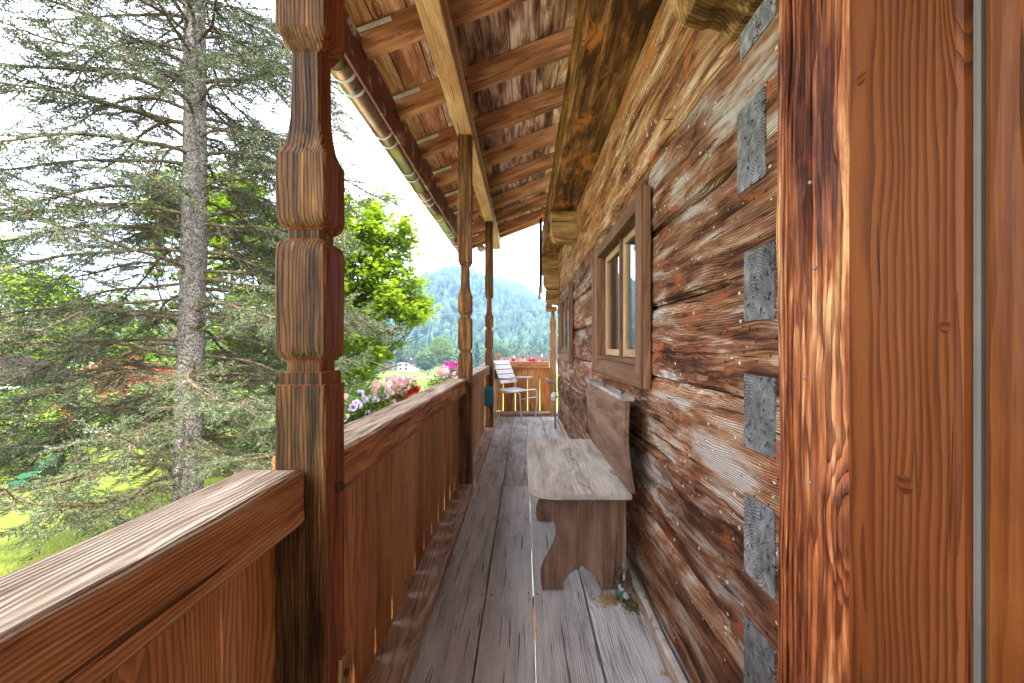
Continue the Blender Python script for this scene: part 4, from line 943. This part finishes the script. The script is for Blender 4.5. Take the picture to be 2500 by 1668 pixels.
# ================================================================== SPRUCE
def spruce():
    x0, y0 = -5.9, 8.0; zb = -3.62
    t = thing('spruce_tree', 'large blue grey spruce with bare grey trunk and drooping branches at the left', 'tree', (x0, y0, zb))
    # trunk with bark relief
    def c_at(z): return x0+.012*(z+3.6)+.03*math.sin(z*.6), y0
    zsn = np.linspace(zb, 14, 260); nn_ = 40; V = []
    for z in zsn:
        cx, cy = c_at(z); r0 = .228-.0072*(z+3.6)+.12*math.exp(-(z-zb)/.35)
        for k in range(nn_):
            a = 2*math.pi*k/nn_; q = Vector((math.cos(a)*r0*7, math.sin(a)*r0*7, z*4))
            r_ = r0+.016*noise.fractal(q*1.6, 1, 2, 3)+.008*noise.noise(q*5)
            V.append((cx+r_*math.cos(a), cy+r_*math.sin(a), z))
    i = np.arange(len(zsn)-1)[:, None]*nn_; j = np.arange(nn_)[None]; F = np.stack([i+j, i+(j+1) % nn_, i+nn_+(j+1) % nn_, i+nn_+j], -1).reshape(-1, 4)
    g = G('spruce bark'); P = g.n('TexCoord').outputs['Object']
    vd, vc = g.vor(g.vm('ADD', g.vm('MULTIPLY', P, (34, 34, 24)), g.comb(g.m('MULTIPLY', g.noise(P, 9, 3), 2.5), 0, 0)))
    n = g.noise(P, 20, 6, .75); n2 = g.noise(P, 2.2, 4, .7)
    col = g.ramp(g.m('ADD', g.m('MULTIPLY', n, .85), g.m('MULTIPLY', g.m('SUBTRACT', .55, vd), .32)), [(.28, (.06, .048, .04)), (.46, (.17, .155, .145)), (.68, (.33, .31, .30))])
    col = g.mix(g.mr(n2, .60, .68), col, (.05, .045, .015))
    g.pbr(col, .9, g.bump(g.m('SUBTRACT', n, vd), 1, .03), spec=.1)
    np_obj('trunk', V, F, g.mat, t, (x0, y0, zb), True)
    Mb = (lambda g: (g.pbr(g.ramp(g.noise(g.n('TexCoord').outputs['Object'], 9, 5, .7), [(.33, (.04, .030, .018)), (.55, (.10, .08, .05)), (.7, (.20, .17, .13))]), .9, spec=.1), g.mat)[1])(G('spruce branch bark'))
    TW0 = []; TWD = []; TWL = []; TWN = []; sec = MB(); az = 0; zz = -2.45; k = 0
    rs = random.Random(11)
    while zz < 12.5:
        az += 2.39996+rs.uniform(-.35, .35); k += 1
        cx, cy = c_at(zz)
        L = (3.75-.10*max(0, zz-1))*rs.uniform(.72, 1.1)
        dx, dy = math.cos(az), math.sin(az)
        if dx > .75 and dy < .25: L *= .86
        lift = rs.uniform(.02, .30)+.03*max(0, min(zz, 6))
        if zz < -1.0: lift = .08
        droop = rs.uniform(.55, 1.05) if zz > -.8 else max(.05, .06+.22*(zz+2.6))
        fc = (dx*.59-dy*.81)
        if fc > .72 and -1.9 < zz < 4.5 and rs.random() < .55: zz += .03; continue
        wob_ = rs.uniform(-.3, .3); ph = rs.uniform(0, 6)
        pts = []
        m = 15
        for i in range(m):
            q = i/(m-1); s = L*q
            ang = wob_*q*q+.06*math.sin(q*9+ph)
            ddx, ddy = dx*math.cos(ang)-dy*math.sin(ang), dx*math.sin(ang)+dy*math.cos(ang)
            z = zz+L*(lift*1.3*q-droop*q**1.8*.72+.22*q**5)+.035*math.sin(q*14+ph)
            pts.append(Vector((cx+ddx*s*.97, cy+ddy*s*.97, z)))
        rad = [.032*(1-q*.9)*rs.uniform(.85, 1.1)*(L/3.4)+.003 for q in [i/(m-1) for i in range(m)]]
        b = MB(); b.tube(pts, rad, 6, False); b.build('branch', Mb, t, smooth=True)
        # secondaries
        nsec = int(L/.060); sgn = 1
        for j_ in range(nsec):
            q = .10+.9*(j_+rs.random())/nsec; sgn = -sgn
            fi = q*(m-1); i0 = min(int(fi), m-2); p = pts[i0].lerp(pts[i0+1], fi-i0); tg = (pts[i0+1]-pts[i0]).normalized()
            sd_ = tg.cross(Vector((0, 0, 1))).normalized()*sgn
            ls = rs.uniform(.28, .98)*(1.12-.60*q)*(.6+.5*min(1, q*2.2))
            d0 = (tg*rs.uniform(.4, .9)+sd_*rs.uniform(.35, 1.0)+Vector((0, 0, rs.uniform(-.85, .45)))).normalized()
            sp_ = [p]; n_ = 5
            for i in range(1, n_): d0 = (d0+Vector((rs.uniform(-.16, .16), rs.uniform(-.16, .16), -.13+rs.uniform(-.1, .12)+.05*i))).normalized(); sp_.append(sp_[-1]+d0*ls/(n_-1))
            sec.tube(sp_, [.0085*(1-i/(n_-1)*.75) for i in range(n_)], 3, False)
            live = min(1, max(0, (q-.14)/.36))*(1.15 if zz < 1.5 else 1.35)
            ntw = int(ls/.036)
            for i in range(ntw):
                u = .12+.88*(i+rs.random())/ntw; fi2 = u*(n_-1); a0 = min(int(fi2), n_-2); pp = sp_[a0].lerp(sp_[a0+1], fi2-a0); tt = (sp_[a0+1]-sp_[a0]).normalized()
                s2 = tt.cross(Vector((rs.uniform(-.4, .4), rs.uniform(-.4, .4), 1))).normalized()*(1 if i % 2 else -1)
                dd = (tt*rs.uniform(.5, 1)+s2*rs.uniform(.4, 1.0)+Vector((0, 0, rs.uniform(-.35, .3)))).normalized()
                TW0.append(pp[:]); TWD.append(dd[:]); TWL.append(rs.uniform(.08, .20)*(1.1-.3*u)); TWN.append(live*(.35+.65*u) > rs.random())
        zz += (rs.uniform(.055, .085) if zz < 1.5 else rs.uniform(.05, .08)) if zz < 7 else .25
    sec.build('side_branches', Mb, t)['kind'] = 'stuff'
    P0 = np.array(TW0); D = np.array(TWD); Lw = np.array(TWL); NN = np.array(TWN); N = len(P0)
    A = np.cross(D, RNG.normal(size=(N, 3))); A /= np.linalg.norm(A, axis=1)[:, None]; B_ = np.cross(D, A)
    # bare twigs: thin three sided
    r_ = .0028
    V = np.concatenate([np.stack([P0+A*r_, P0-A*r_*.5+B_*r_*.86, P0-A*r_*.5-B_*r_*.86], 1), (P0+D*Lw[:, None])[:, None]], 1).reshape(-1, 3)
    o4 = np.arange(N)[:, None]*4; F = np.concatenate([o4+np.array([0, 1, 3]), o4+np.array([1, 2, 3]), o4+np.array([2, 0, 3])], 0)
    np_obj('twigs', V, F, Mb, t, (x0, y0, zb))['kind'] = 'stuff'
    # needles
    I = np.where(NN)[0]; K = 17; n = len(I)
    u = (np.arange(K)[None]+RNG.random((n, K)))/K; th = RNG.random((n, K))*2*math.pi
    p = P0[I][:, None]+D[I][:, None]*(Lw[I][:, None]*u)[..., None]
    rad = A[I][:, None]*np.cos(th)[..., None]+B_[I][:, None]*np.sin(th)[..., None]
    nd = D[I][:, None]*.62+rad*.78; nl = RNG.uniform(.020, .036, (n, K))[..., None]
    tang = np.cross(nd, RNG.normal(size=nd.shape)); tang /= np.linalg.norm(tang, axis=-1)[..., None]; wv = .0068
    V = np.stack([p+tang*wv, p-tang*wv, p+nd*nl], 2).reshape(-1, 3); F = np.arange(len(V)).reshape(-1, 3)
    g = G('spruce needles'); ge = g.n('NewGeometry'); Pn = g.n('TexCoord').outputs['Object']
    f = g.m('ADD', g.m('MULTIPLY', ge.outputs['Random Per Island'], .45), g.m('MULTIPLY', g.noise(Pn, 1.6, 4, .6), .6))
    col = g.ramp(f, [(.25, (.028, .038, .012)), (.5, (.058, .080, .030)), (.8, (.115, .160, .095))])
    g.pbr(col, .55, spec=.3)
    o = np_obj('needles', V, F, g.mat, t, (x0, y0, zb)); o['kind'] = 'stuff'
spruce()

# ================================================================== LEAFY TREES
def at(xd, yd, Y): return ((xd-1203)*Y/1044, Y, (795-yd)*Y/1044)
def bigmaple(label, cx, cy, rad, cz, ncl, nlf, size, seed, base, mat=LG_maple, spread=.34, extra=()):
    random.seed(seed); x, y = base; zb = float(gz(x, y)); t = thing('maple_tree', label, 'tree', (x, y, zb), 'bright green maples beyond the lawn')
    b = MB(); ends = []
    def grow(p, d, L, r_, dep):
        n = 4; pts = [p]
        for i in range(n): d = (d+Vector((random.uniform(-.2, .2), random.uniform(-.2, .2), random.uniform(-.08, .14)))).normalized(); pts.append(pts[-1]+d*L/n)
        b.tube(pts, [r_*(1-.10*i) for i in range(n+1)], 6 if dep < 3 else 4, False)
        if dep >= 5: ends.append(pts[-1]); ends.append(pts[-2]); return
        for _ in range(3 if dep < 4 else 2):
            nd = (d+Vector((random.uniform(-1, 1), random.uniform(-1, 1), random.uniform(-.5, .7)))*.75).normalized(); ep = pts[-1]+nd*L*.6
            if dep > 0 and ((ep.x-cx)/rad[0])**2+((ep.y-cy)/rad[1])**2+((ep.z-cz)/rad[2])**2 > .85: continue
            grow(pts[-1] if _ else pts[-2], nd, L*random.uniform(.62, .85), r_*.58, dep+1)
    H = cz-zb
    for k in range(3): grow(Vector((x, y, zb-.1)), Vector(((cx-x)/H+random.uniform(-.25, .25), (cy-y)/H+random.uniform(-.25, .25), 1)).normalized(), H*.50, .11, 0)
    ends = [e for e in ends if ((e.x-cx)/rad[0])**2+((e.y-cy)/rad[1])**2+((e.z-cz)/rad[2])**2 < 1.15]
    b.build('branches', M_bark, t)
    C, P = clumps((cx, cy, cz), rad, ncl, nlf, spread, .35, .5)
    for (ec, er, en) in extra:
        C2, P2 = clumps(ec, er, en, nlf, spread, .2, .5); P = np.concatenate([P, P2]); C = np.concatenate([C, C2])
    if ends:
        E = np.array([e[:] for e in ends]); P2 = (E[:, None]+RNG.normal(size=(len(E), nlf, 3))*np.array([.2, .2, .12])).reshape(-1, 3); P = np.concatenate([P, P2])
    V, F = leaves(P, size, STAR, .9, .12); o = np_obj('leaves', V, F, mat, t, (x, y, zb)); o['kind'] = 'stuff'
    b2 = MB()
    for i in range(60):
        q = Vector(C[random.randrange(len(C))]); m = Vector((cx, cy, cz)).lerp(q, .35)+Vector((0, 0, -.3)); b2.tube([m, m.lerp(q, .5)+Vector((0, 0, .12)), q], [.035, .022, .006], 4, False)
    b2.build('boughs', M_bark, t)['kind'] = 'stuff'
bigmaple('bright green maple showing between the nearest post and the gutter', -6.3, 16, (3.0, 2.8, 3.9), 1.4, 230, 42, .16, 5, (-7.6, 16.6), extra=(((-4.75, 15.2, 3.4), (1.25, 1.3, 1.75), 60), ((-5.45, 15.0, 0), (1.1, 1.2, 1.4), 40), ((-5.9, 15.6, 4.4), (1.6, 1.3, 1.1), 44)))
bigmaple('tall bright green maple behind the spruce trunk', -13.6, 20.5, (3.6, 3, 4.6), 4.4, 230, 38, .19, 9, (-13.2, 20))
bigmaple('bright green maple low behind the right side of the spruce', -9.8, 18.5, (2.4, 2.2, 3.4), .2, 150, 42, .18, 19, (-9.6, 19))
random.seed(21)
broadleaf('leafy_tree', 'yellow green leafy tree at the left edge behind the spruce', 'tree', -31, 28, 1.2, (6.5, 4, 5.6), 300, 60, .34, .75, LG_maple, .3, limbs=30)
broadleaf('leafy_tree', 'second yellow green tree behind the spruce, right of the one at the edge', 'tree', -23.5, 30, -.8, (4.6, 4, 4.4), 180, 60, .34, .7, LG_shrub, .25, limbs=24)
# hedge and shrubs in the garden
broadleaf('shrub', 'yellow green shrub at the left edge in front of the dark hedge', 'shrub', -14.2, 12.6, -2.2, (1.6, 1.1, 1.45), 90, 50, .11, .28, LG_shrub, .04, limbs=12)
broadleaf('copper_maple', 'red leaved maple seen through the spruce branches', 'tree', -16.6, 19, -1.6, (3.2, 1.6, 1.7), 70, 30, .15, .35, LG_red, .09, limbs=16)
broadleaf('azalea', 'azalea with orange red blossoms under the red leaved maple', 'shrub', -15.6, 15, -2.4, (1.0, .7, .7), 22, 20, .10, .14, LG_orange, .03, limbs=6)
broadleaf('hedge', 'dark green clipped hedge beyond the shed roof', 'hedge', -19.5, 17.5, -2.4, (4.2, 1.0, 1.4), 200, 60, .10, .30, LG_dark, .06, limbs=10)
broadleaf('shrub', 'wide yellow green shrub across the lawn behind the spruce trunk', 'shrub', -12.5, 16.2, -2.5, (3.0, 1.2, 1.4), 140, 50, .12, .30, LG_shrub, .05, limbs=14)
broadleaf('shrub', 'dense bright shrub below the petunias, right of the nearest post', 'shrub', -4.5, 9.8, -2.1, (1.35, 1.1, 1.5), 110, 55, .085, .25, LG_shrub, .04, limbs=14)
broadleaf('shrub', 'mid green shrub beyond the bright one, below the maple', 'shrub', -6.3, 14.5, -2.2, (2.0, 1.5, 1.5), 120, 60, .11, .30, LG_far, .05, limbs=14)
broadleaf('shrub', 'dark green shrub low behind the spruce on its right', 'shrub', -8.2, 13.4, -2.5, (1.7, 1.2, 1.3), 90, 60, .11, .28, LG_dark, .05, limbs=12)
broadleaf('leafy_tree', 'rounded dark green tree left of the meadow', 'tree', -20.5, 56, -4.2, (4.6, 4, 3.8), 170, 60, .32, .7, LG_far, .2, limbs=14)
broadleaf('leafy_tree', 'blue green tree left of the rounded dark green one', 'tree', -27.5, 66, -4.4, (5.2, 4, 5.0), 170, 60, .36, .8, LG_dark, .2, limbs=14)
broadleaf('leafy_tree', 'low bushy tree at the meadow edge by the farm track', 'tree', -16.6, 44, -5.0, (3.4, 2.6, 2.0), 120, 60, .24, .45, LG_far, .12, limbs=12)
# far meadow trees
broadleaf('leafy_tree', 'round bushy tree on the meadow right of the white house', 'tree', at(977, 0, 250)[0], 250, -8.3, (6.8, 6, 6.0), 260, 60, .62, 1.2, LG_far, .3, limbs=16)
broadleaf('leafy_tree', 'tall airy tree behind the round one on the meadow', 'tree', at(1012, 0, 270)[0], 270, -3.0, (8.0, 7, 10.5), 330, 60, .70, 1.5, LG_shrub, .4, limbs=30)
broadleaf('leafy_tree', 'pale green tree just right of the second carved post', 'tree', at(1142, 0, 330)[0], 330, -6, (11, 7, 9), 200, 50, .9, 1.9, LG_far, .4, limbs=12)
conifer('spruce_tree', 'dark spruce right behind the white house', *at(916, 0, 315)[:2], 21, 4.6, 2600, LG_conif, 'dark spruces around the village')
conifer('spruce_tree', 'dark spruce between the second and third carved posts', *at(1095, 0, 300)[:2], 19, 4.2, 2600, LG_conif, 'dark spruces around the village')
for xd, Y, h in ((955, 420, 30), (985, 430, 27), (1240, 430, 22), (1222, 440, 20), (1180, 450, 19), (850, 380, 24), (868, 400, 28)):
    conifer('spruce_tree', {955: 'slender dark spruce above the roof of the white house', 985: 'second slender spruce right of the one above the white house', 1240: 'rightmost dark spruce by the slender corner post', 1222: 'dark spruce left of the rightmost one', 1180: 'small dark spruce above the far railing', 850: 'dark spruce left of the farmhouses behind the maple twigs', 868: 'tall dark spruce just above the brown farmhouse'}[xd], *at(xd, 0, Y)[:2], h, h*.17, 1200, LG_conif, 'dark spruces around the village')
# ---- woods: low poly trees in one mass each
def wood_mass(name, P, H, mat, kinds):
    """P (n,3) bases, H heights; kinds 0 conifer, 1 broadleaf"""
    a = np.linspace(0, 2*math.pi, 6, endpoint=False)
    con = [(0, 0, 1)]; cf = []
    for r_, z0, z1 in ((.10, .55, .98), (.155, .25, .75), (.19, .04, .5)):
        k = len(con); con += [(r_*math.cos(q), r_*math.sin(q), z0) for q in a]+[(0, 0, z1)]; cf += [(k+6, k+i, k+(i+1) % 6) for i in range(6)]
    con = np.array(con); cf = np.array(cf)
    ph = (1+5**.5)/2; ico = np.array([(-1, ph, 0), (1, ph, 0), (-1, -ph, 0), (1, -ph, 0), (0, -1, ph), (0, 1, ph), (0, -1, -ph), (0, 1, -ph), (ph, 0, -1), (ph, 0, 1), (-ph, 0, -1), (-ph, 0, 1)], float)/1.9
    icf = np.array([(0, 11, 5), (0, 5, 1), (0, 1, 7), (0, 7, 10), (0, 10, 11), (1, 5, 9), (5, 11, 4), (11, 10, 2), (10, 7, 6), (7, 1, 8), (3, 9, 4), (3, 4, 2), (3, 2, 6), (3, 6, 8), (3, 8, 9), (4, 9, 5), (2, 4, 11), (6, 2, 10), (8, 6, 7), (9, 8, 1)])
    Vs = []; Fs = []; k = 0
    for sel, tv, tf in ((kinds == 0, con, cf), (kinds == 1, ico*np.array([.34, .34, .48])+np.array([0, 0, .55]), icf)):
        p = P[sel]; h = H[sel]
        if not len(p): continue
        v = p[:, None]+tv[None]*h[:, None, None]*(1+.22*RNG.normal(size=(len(p), len(tv), 3))*(1 if tf is icf else .4))
        Vs.append(v.reshape(-1, 3)); Fs.append((tf[None]+(np.arange(len(p))*len(tv))[:, None, None]).reshape(-1, 3)+k); k += v.size//3
    o = np_obj(name, np.concatenate(Vs), np.concatenate(Fs), mat); return o
M_wood = leafmat('woodland', (.006, .020, .008), (.018, .042, .012), (.045, .075, .020), .1, .8)
def scatter_on(V, n, tmax=1.0, xlo=.0, xhi=1.0, peak=False):
    ny_, nx_ = V.shape[:2]; u = RNG.random(n)*(ny_-2)*tmax/1.35; q = (xlo+(xhi-xlo)*RNG.random(n))*(nx_-2); i = u.astype(int); j = q.astype(int); fu = (u-i)[:, None]; fq = (q-j)[:, None]
    return V[i, j]*(1-fu)*(1-fq)+V[i+1, j]*fu*(1-fq)+V[i, j+1]*(1-fu)*fq+V[i+1, j+1]*fu*fq
P = scatter_on(MV1, 17000, 1.06, .05, .66); kd = (RNG.random(len(P)) > .45).astype(int)
tag(wood_mass('mountain_forest', P, RNG.uniform(12, 24, len(P)), M_wood, kd), 'mixed forest covering the nearer mountain slope', 'forest', kind='stuff')
P = scatter_on(MV2, 9000, 1.05, .3, .7); kd = (RNG.random(len(P)) > .75).astype(int)
tag(wood_mass('ridge_forest', P, RNG.uniform(12, 22, len(P)), M_wood, kd), 'forest on the far ridge behind the mountain', 'forest', kind='stuff')
n = 2600; Y = RNG.uniform(360, 640, n); X = RNG.uniform(-.75, .35, n)*Y; keep = ~((X > -60) & (X < 20) & (Y < 330)); P = np.stack([X, Y, gz(X, Y)], 1)[keep]
H = RNG.uniform(9, 20, len(P)); kd = RNG.random(len(P)) > .35; q = 46; m_ = len(P)
u = RNG.random((m_, q)); az_ = RNG.random((m_, q))*2*math.pi; bl = np.sqrt(np.clip(1-((u-.5)*2)**2, 0, 1))*.30*RNG.uniform(.5, 1.1, (m_, q)); cn = (1-u)*.17*RNG.uniform(.4, 1.15, (m_, q))
rr_ = np.where(kd[:, None], bl, cn)*H[:, None]; hh_ = np.where(kd[:, None], .18+.82*u, .05+.95*u)*H[:, None]*np.where(kd, .85, 1.2)[:, None]
Q = np.stack([P[:, :1]+rr_*np.cos(az_), P[:, 1:2]+rr_*np.sin(az_), P[:, 2:]+hh_], -1).reshape(-1, 3)
V, F = leaves(Q, np.repeat(H*.135, q), OVAL, .7, .3)
tag(np_obj('valley_wood', V, F, leafmat('valley leaves', (.010, .028, .008), (.030, .060, .012), (.085, .13, .025), .15, .8)), 'belt of mixed woodland at the foot of the mountain', 'woods', kind='stuff')

# ================================================================== HOUSES
M_hw = plain('white render', (.34, .34, .35), .9, var=.05, spec=.05); M_hr = plain('brown roof tiles', (.022, .013, .011), .95, spec=.03, var=.25, scale=2); M_hd = plain('dark timber cladding', (.07, .042, .03), .95, spec=.03, var=.3, scale=2); M_pane = plain('dark window', (.006, .007, .008), .9, spec=.02)
def house(label, x, y, wd, dp, he, pitch, rot, gable_wood=.0, wall=None, wins=(), pink=None):
    zb = float(gz(x, y)); t = thing('house', label, 'house', (x, y, zb)); T = Matrix.Translation((x, y, zb)) @ Matrix.Rotation(R(rot), 4, 'Z')
    def tb(b, name, mat, par=t): b.v = [tuple(T @ Vector(p)) for p in b.v]; return b.build(name, mat, par, (x, y, zb))
    a = wd/2; b = MB(); b.box(-a, a, 0, dp, -1, he); tb(b, 'wall', wall or M_hw)
    hr = he+a*pitch; b = MB(); b.add([(-a, .0, he), (a, .0, he), (0, .0, hr), (-a, dp, he), (a, dp, he), (0, dp, hr)], [(0, 1, 2), (5, 4, 3), (0, 3, 4, 1), (1, 4, 5, 2), (2, 5, 3, 0)]); tb(b, 'gable', M_hd)
    ov = 1.1
    for s in (-1, 1):
        b = MB(); e = a+ov; v = [(0, -ov, hr+.05), (s*e, -ov, hr-e*pitch+.05), (s*e, dp+ov, hr-e*pitch+.05), (0, dp+ov, hr+.05)]; v += [(p[0], p[1], p[2]+.22) for p in v]
        b.add(v, [(0, 1, 2, 3), (7, 6, 5, 4), (0, 4, 5, 1), (1, 5, 6, 2), (2, 6, 7, 3), (3, 7, 4, 0)]); tb(b, 'roof_side', pink or M_hr)
    b = MB(); b.box(a*.3, a*.3+.6, dp*.5, dp*.5+.6, hr-1, hr+.7); tb(b, 'chimney', M_hw)
    for (u, z, w_, h_) in wins:
        b = MB(); b.box(u-w_/2, u+w_/2, -.04, .02, z, z+h_); o = tb(b, 'window', M_pane)
        for s in (-1, 1): b = MB(); b.box(u+s*(w_/2+.32)-.28, u+s*(w_/2+.32)+.28, -.07, -.005, z, z+h_); tb(b, 'shutter', M_hd, o)
    return t
W4 = [(-2.1, 3.4, .9, 1.2), (1.8, 3.4, .9, 1.2), (-2.1, .9, .9, 1.2), (1.8, .9, 1.0, 1.3)]
house('white farmhouse with brown timber gable at the far edge of the meadow', *at(926, 0, 288)[:2], 8.8, 13, 5.6, .46, -16, wins=W4)
house('dark timber house left of the white farmhouse, mostly hidden by maple twigs', *at(884, 0, 298)[:2], 10, 12, 5.0, .42, 50, wall=M_hd)
M_hp = plain('pinkish roof tiles', (.040, .024, .023), .95, spec=.03, var=.2, scale=2)
house('long house with pinkish brown roof above the right end of the far railing', at(1206, 0, 205)[0], 207, 7, 14, 6.0, .42, -82, pink=M_hp, wins=[])
house('house with pale pink roof seen between the ornament and the flowers', at(1152, 0, 240)[0], 242, 7, 12, 6.2, .42, -70, pink=M_hp)
# ---- shed roof, barrow, table, hens, cables
sh = thing('shed', 'dark brown shed with boarded roof edge poking in at the left edge', 'shed', (-16.5, 13, -3.6))
for i in range(3): 
    b = MB(); M = Matrix.Translation((-15.35, 13.0, -1.16+.0-.16*i+.32)) @ Matrix.Rotation(R(16), 4, 'Y'); b.box(-3.2, .0-.03*i, -.03+.02*i, .02+.02*i, -.075, .07, M); b.build('verge_board', M_shed, sh)
b = MB(); M = Matrix.Translation((-15.35, 13.05, -1.16)) @ Matrix.Rotation(R(16), 4, 'Y'); b.box(-3.1, -.05, .02, 3.4, -.05, .05, M); b.build('roof', M_shed, sh)
b = MB(); b.box(-18.3, -15.7, 13.15, 16, -3.6, -1.4); b.build('wall', M_hd, sh)
b = MB(); b.tube([(-15.35, 13.0, -1.19), (-13.95, 13.1, -1.20)], .045, 8); b.build('gutter_pipe', M_metal, sh, smooth=True)
wbx, wby = -12.4, 11.7; M_grn = plain('green paint', (.005, .07, .025), .4, var=.15)
wb = thing('wheelbarrow', 'green wheelbarrow tipped up on the lawn under the spruce branches', 'wheelbarrow', (wbx, wby, -3.6))
M = Matrix.Translation((wbx, wby, -3.30)) @ Matrix.Rotation(R(-30), 4, 'Z') @ Matrix.Rotation(R(35), 4, 'X')
b = MB(); v = [(-.28, -.38, -.12), (.28, -.38, -.12), (.22, .40, -.12), (-.22, .40, -.12), (-.42, -.55, .18), (.42, -.55, .18), (.34, .55, .18), (-.34, .55, .18)]
v2 = [(p[0]*.96, p[1]*.96, p[2]+.015) for p in v]; b.add([tuple(M @ Vector(p)) for p in v+v2], [(0, 3, 2, 1), (0, 1, 5, 4), (1, 2, 6, 5), (2, 3, 7, 6), (3, 0, 4, 7), (8, 9, 10, 11), (8, 12, 13, 9), (9, 13, 14, 10), (10, 14, 15, 11), (11, 15, 12, 8), (4, 5, 13, 12), (5, 6, 14, 13), (6, 7, 15, 14), (7, 4, 12, 15)]); b.build('tray', M_grn, wb)
for s in (-1, 1): b = MB(); b.tube([M @ Vector((s*.10, .75, -.22)), M @ Vector((s*.24, .2, -.15)), M @ Vector((s*.30, -.9, -.05))], .018, 8); b.build('handle', M_iron, wb)
b = MB(); MM = M @ Matrix.Translation((0, .75, -.24)) @ Matrix.Rotation(R(90), 4, 'Y'); b.lathe([(.03, -.04), (.15, -.04), (.18, -.02), (.18, .02), (.15, .04), (.03, .04)], n=20, M=MM); b.build('wheel', M_iron, wb, smooth=True)
gt = thing('garden_table', 'pale garden table on the lawn glimpsed between the spruce twigs', 'table', (-15.2, 16.2, -3.6))
b = MB(); b.box(-15.8, -14.5, 15.8, 16.6, -3.02, -2.96); b.build('table_top', M_conc, gt)
for q in ((-15.7, 15.9), (-14.6, 15.9), (-15.7, 16.5), (-14.6, 16.5)): b = MB(); b.tube([(*q, -3.6), (*q, -3.02)], .03, 6); b.build('leg', M_conc, gt)
M_hen = plain('dark hen feathers', (.035, .03, .03), .7, var=.5, scale=40); M_comb = plain('red comb', (.5, .03, .02), .5); M_beak = plain('beak', (.45, .3, .12), .5)
def hen(label, x, y, rot):
    t = thing('hen', label, 'hen', (x, y, -3.6), 'hens on the lawn'); M = Matrix.Translation((x, y, -3.6)) @ Matrix.Rotation(R(rot), 4, 'Z')
    b = MB(); b.tube([M @ Vector(p) for p in ((-.24, 0, .34), (-.19, 0, .30), (-.12, 0, .25), (0, 0, .22), (.09, 0, .25), (.14, 0, .33), (.165, 0, .40), (.19, 0, .425), (.215, 0, .42))], [.015, .045, .09, .115, .095, .055, .034, .032, .012], 12); b.build('body', M_hen, t, smooth=True)
    for k in range(5): b = MB(); b.tube([M @ Vector((-.17, (k-2)*.018, .28)), M @ Vector((-.27, (k-2)*.026, .38)), M @ Vector((-.32, (k-2)*.03, .36))], [.02, .016, .004], 5); b.build('tail_feather', M_hen, t)
    b = MB(); b.tube([M @ Vector(p) for p in ((.16, 0, .452), (.185, 0, .475), (.21, 0, .462), (.222, 0, .445))], [.004, .012, .010, .004], 6); b.build('comb', M_comb, t)
    b = MB(); b.tube([M @ Vector((.212, 0, .405)), M @ Vector((.205, 0, .375))], [.010, .008], 6); b.build('wattle', M_comb, t)
    b = MB(); b.tube([M @ Vector((.215, 0, .42)), M @ Vector((.245, 0, .412))], [.010, .002], 6); b.build('beak', M_beak, t)
    for s in (-1, 1):
        b = MB(); b.tube([M @ Vector((0, s*.045, .15)), M @ Vector((.01, s*.045, .02)), M @ Vector((.06, s*.045, .008))], [.012, .007, .004], 6); b.build('leg', M_beak, t)
hen('dark hen with red comb on the lawn, its head just above the handrail', -7.50, 8.60, 200)
hen('dark hen farther right, only its back showing over the handrail edge', -6.95, 8.62, 160)
def cable(label, a, b_, sag, r_):
    a = Vector(a); b_ = Vector(b_); m = MB(); m.tube([a.lerp(b_, i/30)-Vector((0, 0, sag*4*(i/30)*(1-i/30))) for i in range(31)], r_, 4)
    tag(m.build('cable', M_pipe, loc=a), label, 'cable', 'overhead cables')
cable('thin overhead cable crossing in front of the mountain', at(-60, 706, 60), at(1330, 702, 75), 1.6, .022)
cable('dark cable slanting down over the meadow behind the petunias', at(850, 828, 14), at(1024, 880, 9), .05, .008)

# ---- lawn grass blades
n = 90000; X = RNG.uniform(-22, -4.7, n); Y = 5.5+13*RNG.random(n)**1.3
tuft = RNG.random(n)*.5+.5; h = RNG.uniform(.03, .075, n)*tuft; a = RNG.random(n)*6.28; ln_ = RNG.normal(size=(n, 2))*.025
B0 = np.stack([X, Y, gz(X, Y)], 1); wv = np.stack([np.cos(a), np.sin(a), 0*a], 1)*.006
V = np.stack([B0-wv, B0+wv, B0+np.stack([ln_[:, 0], ln_[:, 1], h], 1)], 1).reshape(-1, 3)
o = np_obj('lawn_grass', V, np.arange(3*n).reshape(-1, 3), leafmat('grass blades', (.10, .13, .010), (.20, .235, .016), (.32, .34, .035), .4)); tag(o, 'short bright green grass of the lawn beyond the railing', 'grass', kind='stuff')

# ---- haze
g = G('haze'); pv = g.n('VolumePrincipled'); pv.inputs['Color'].default_value = (.36, .58, 1, 1); pv.inputs['Density'].default_value = .00023; pv.inputs['Anisotropy'].default_value = .2
g.nt.links.new(pv.outputs[0], g.out.inputs['Volume'])
b = MB(); b.box(-3600, 3600, -300, 3400, -30, 700); tag(b.build('haze', g.mat, loc=(0, 0, 0)), kind='stuff')
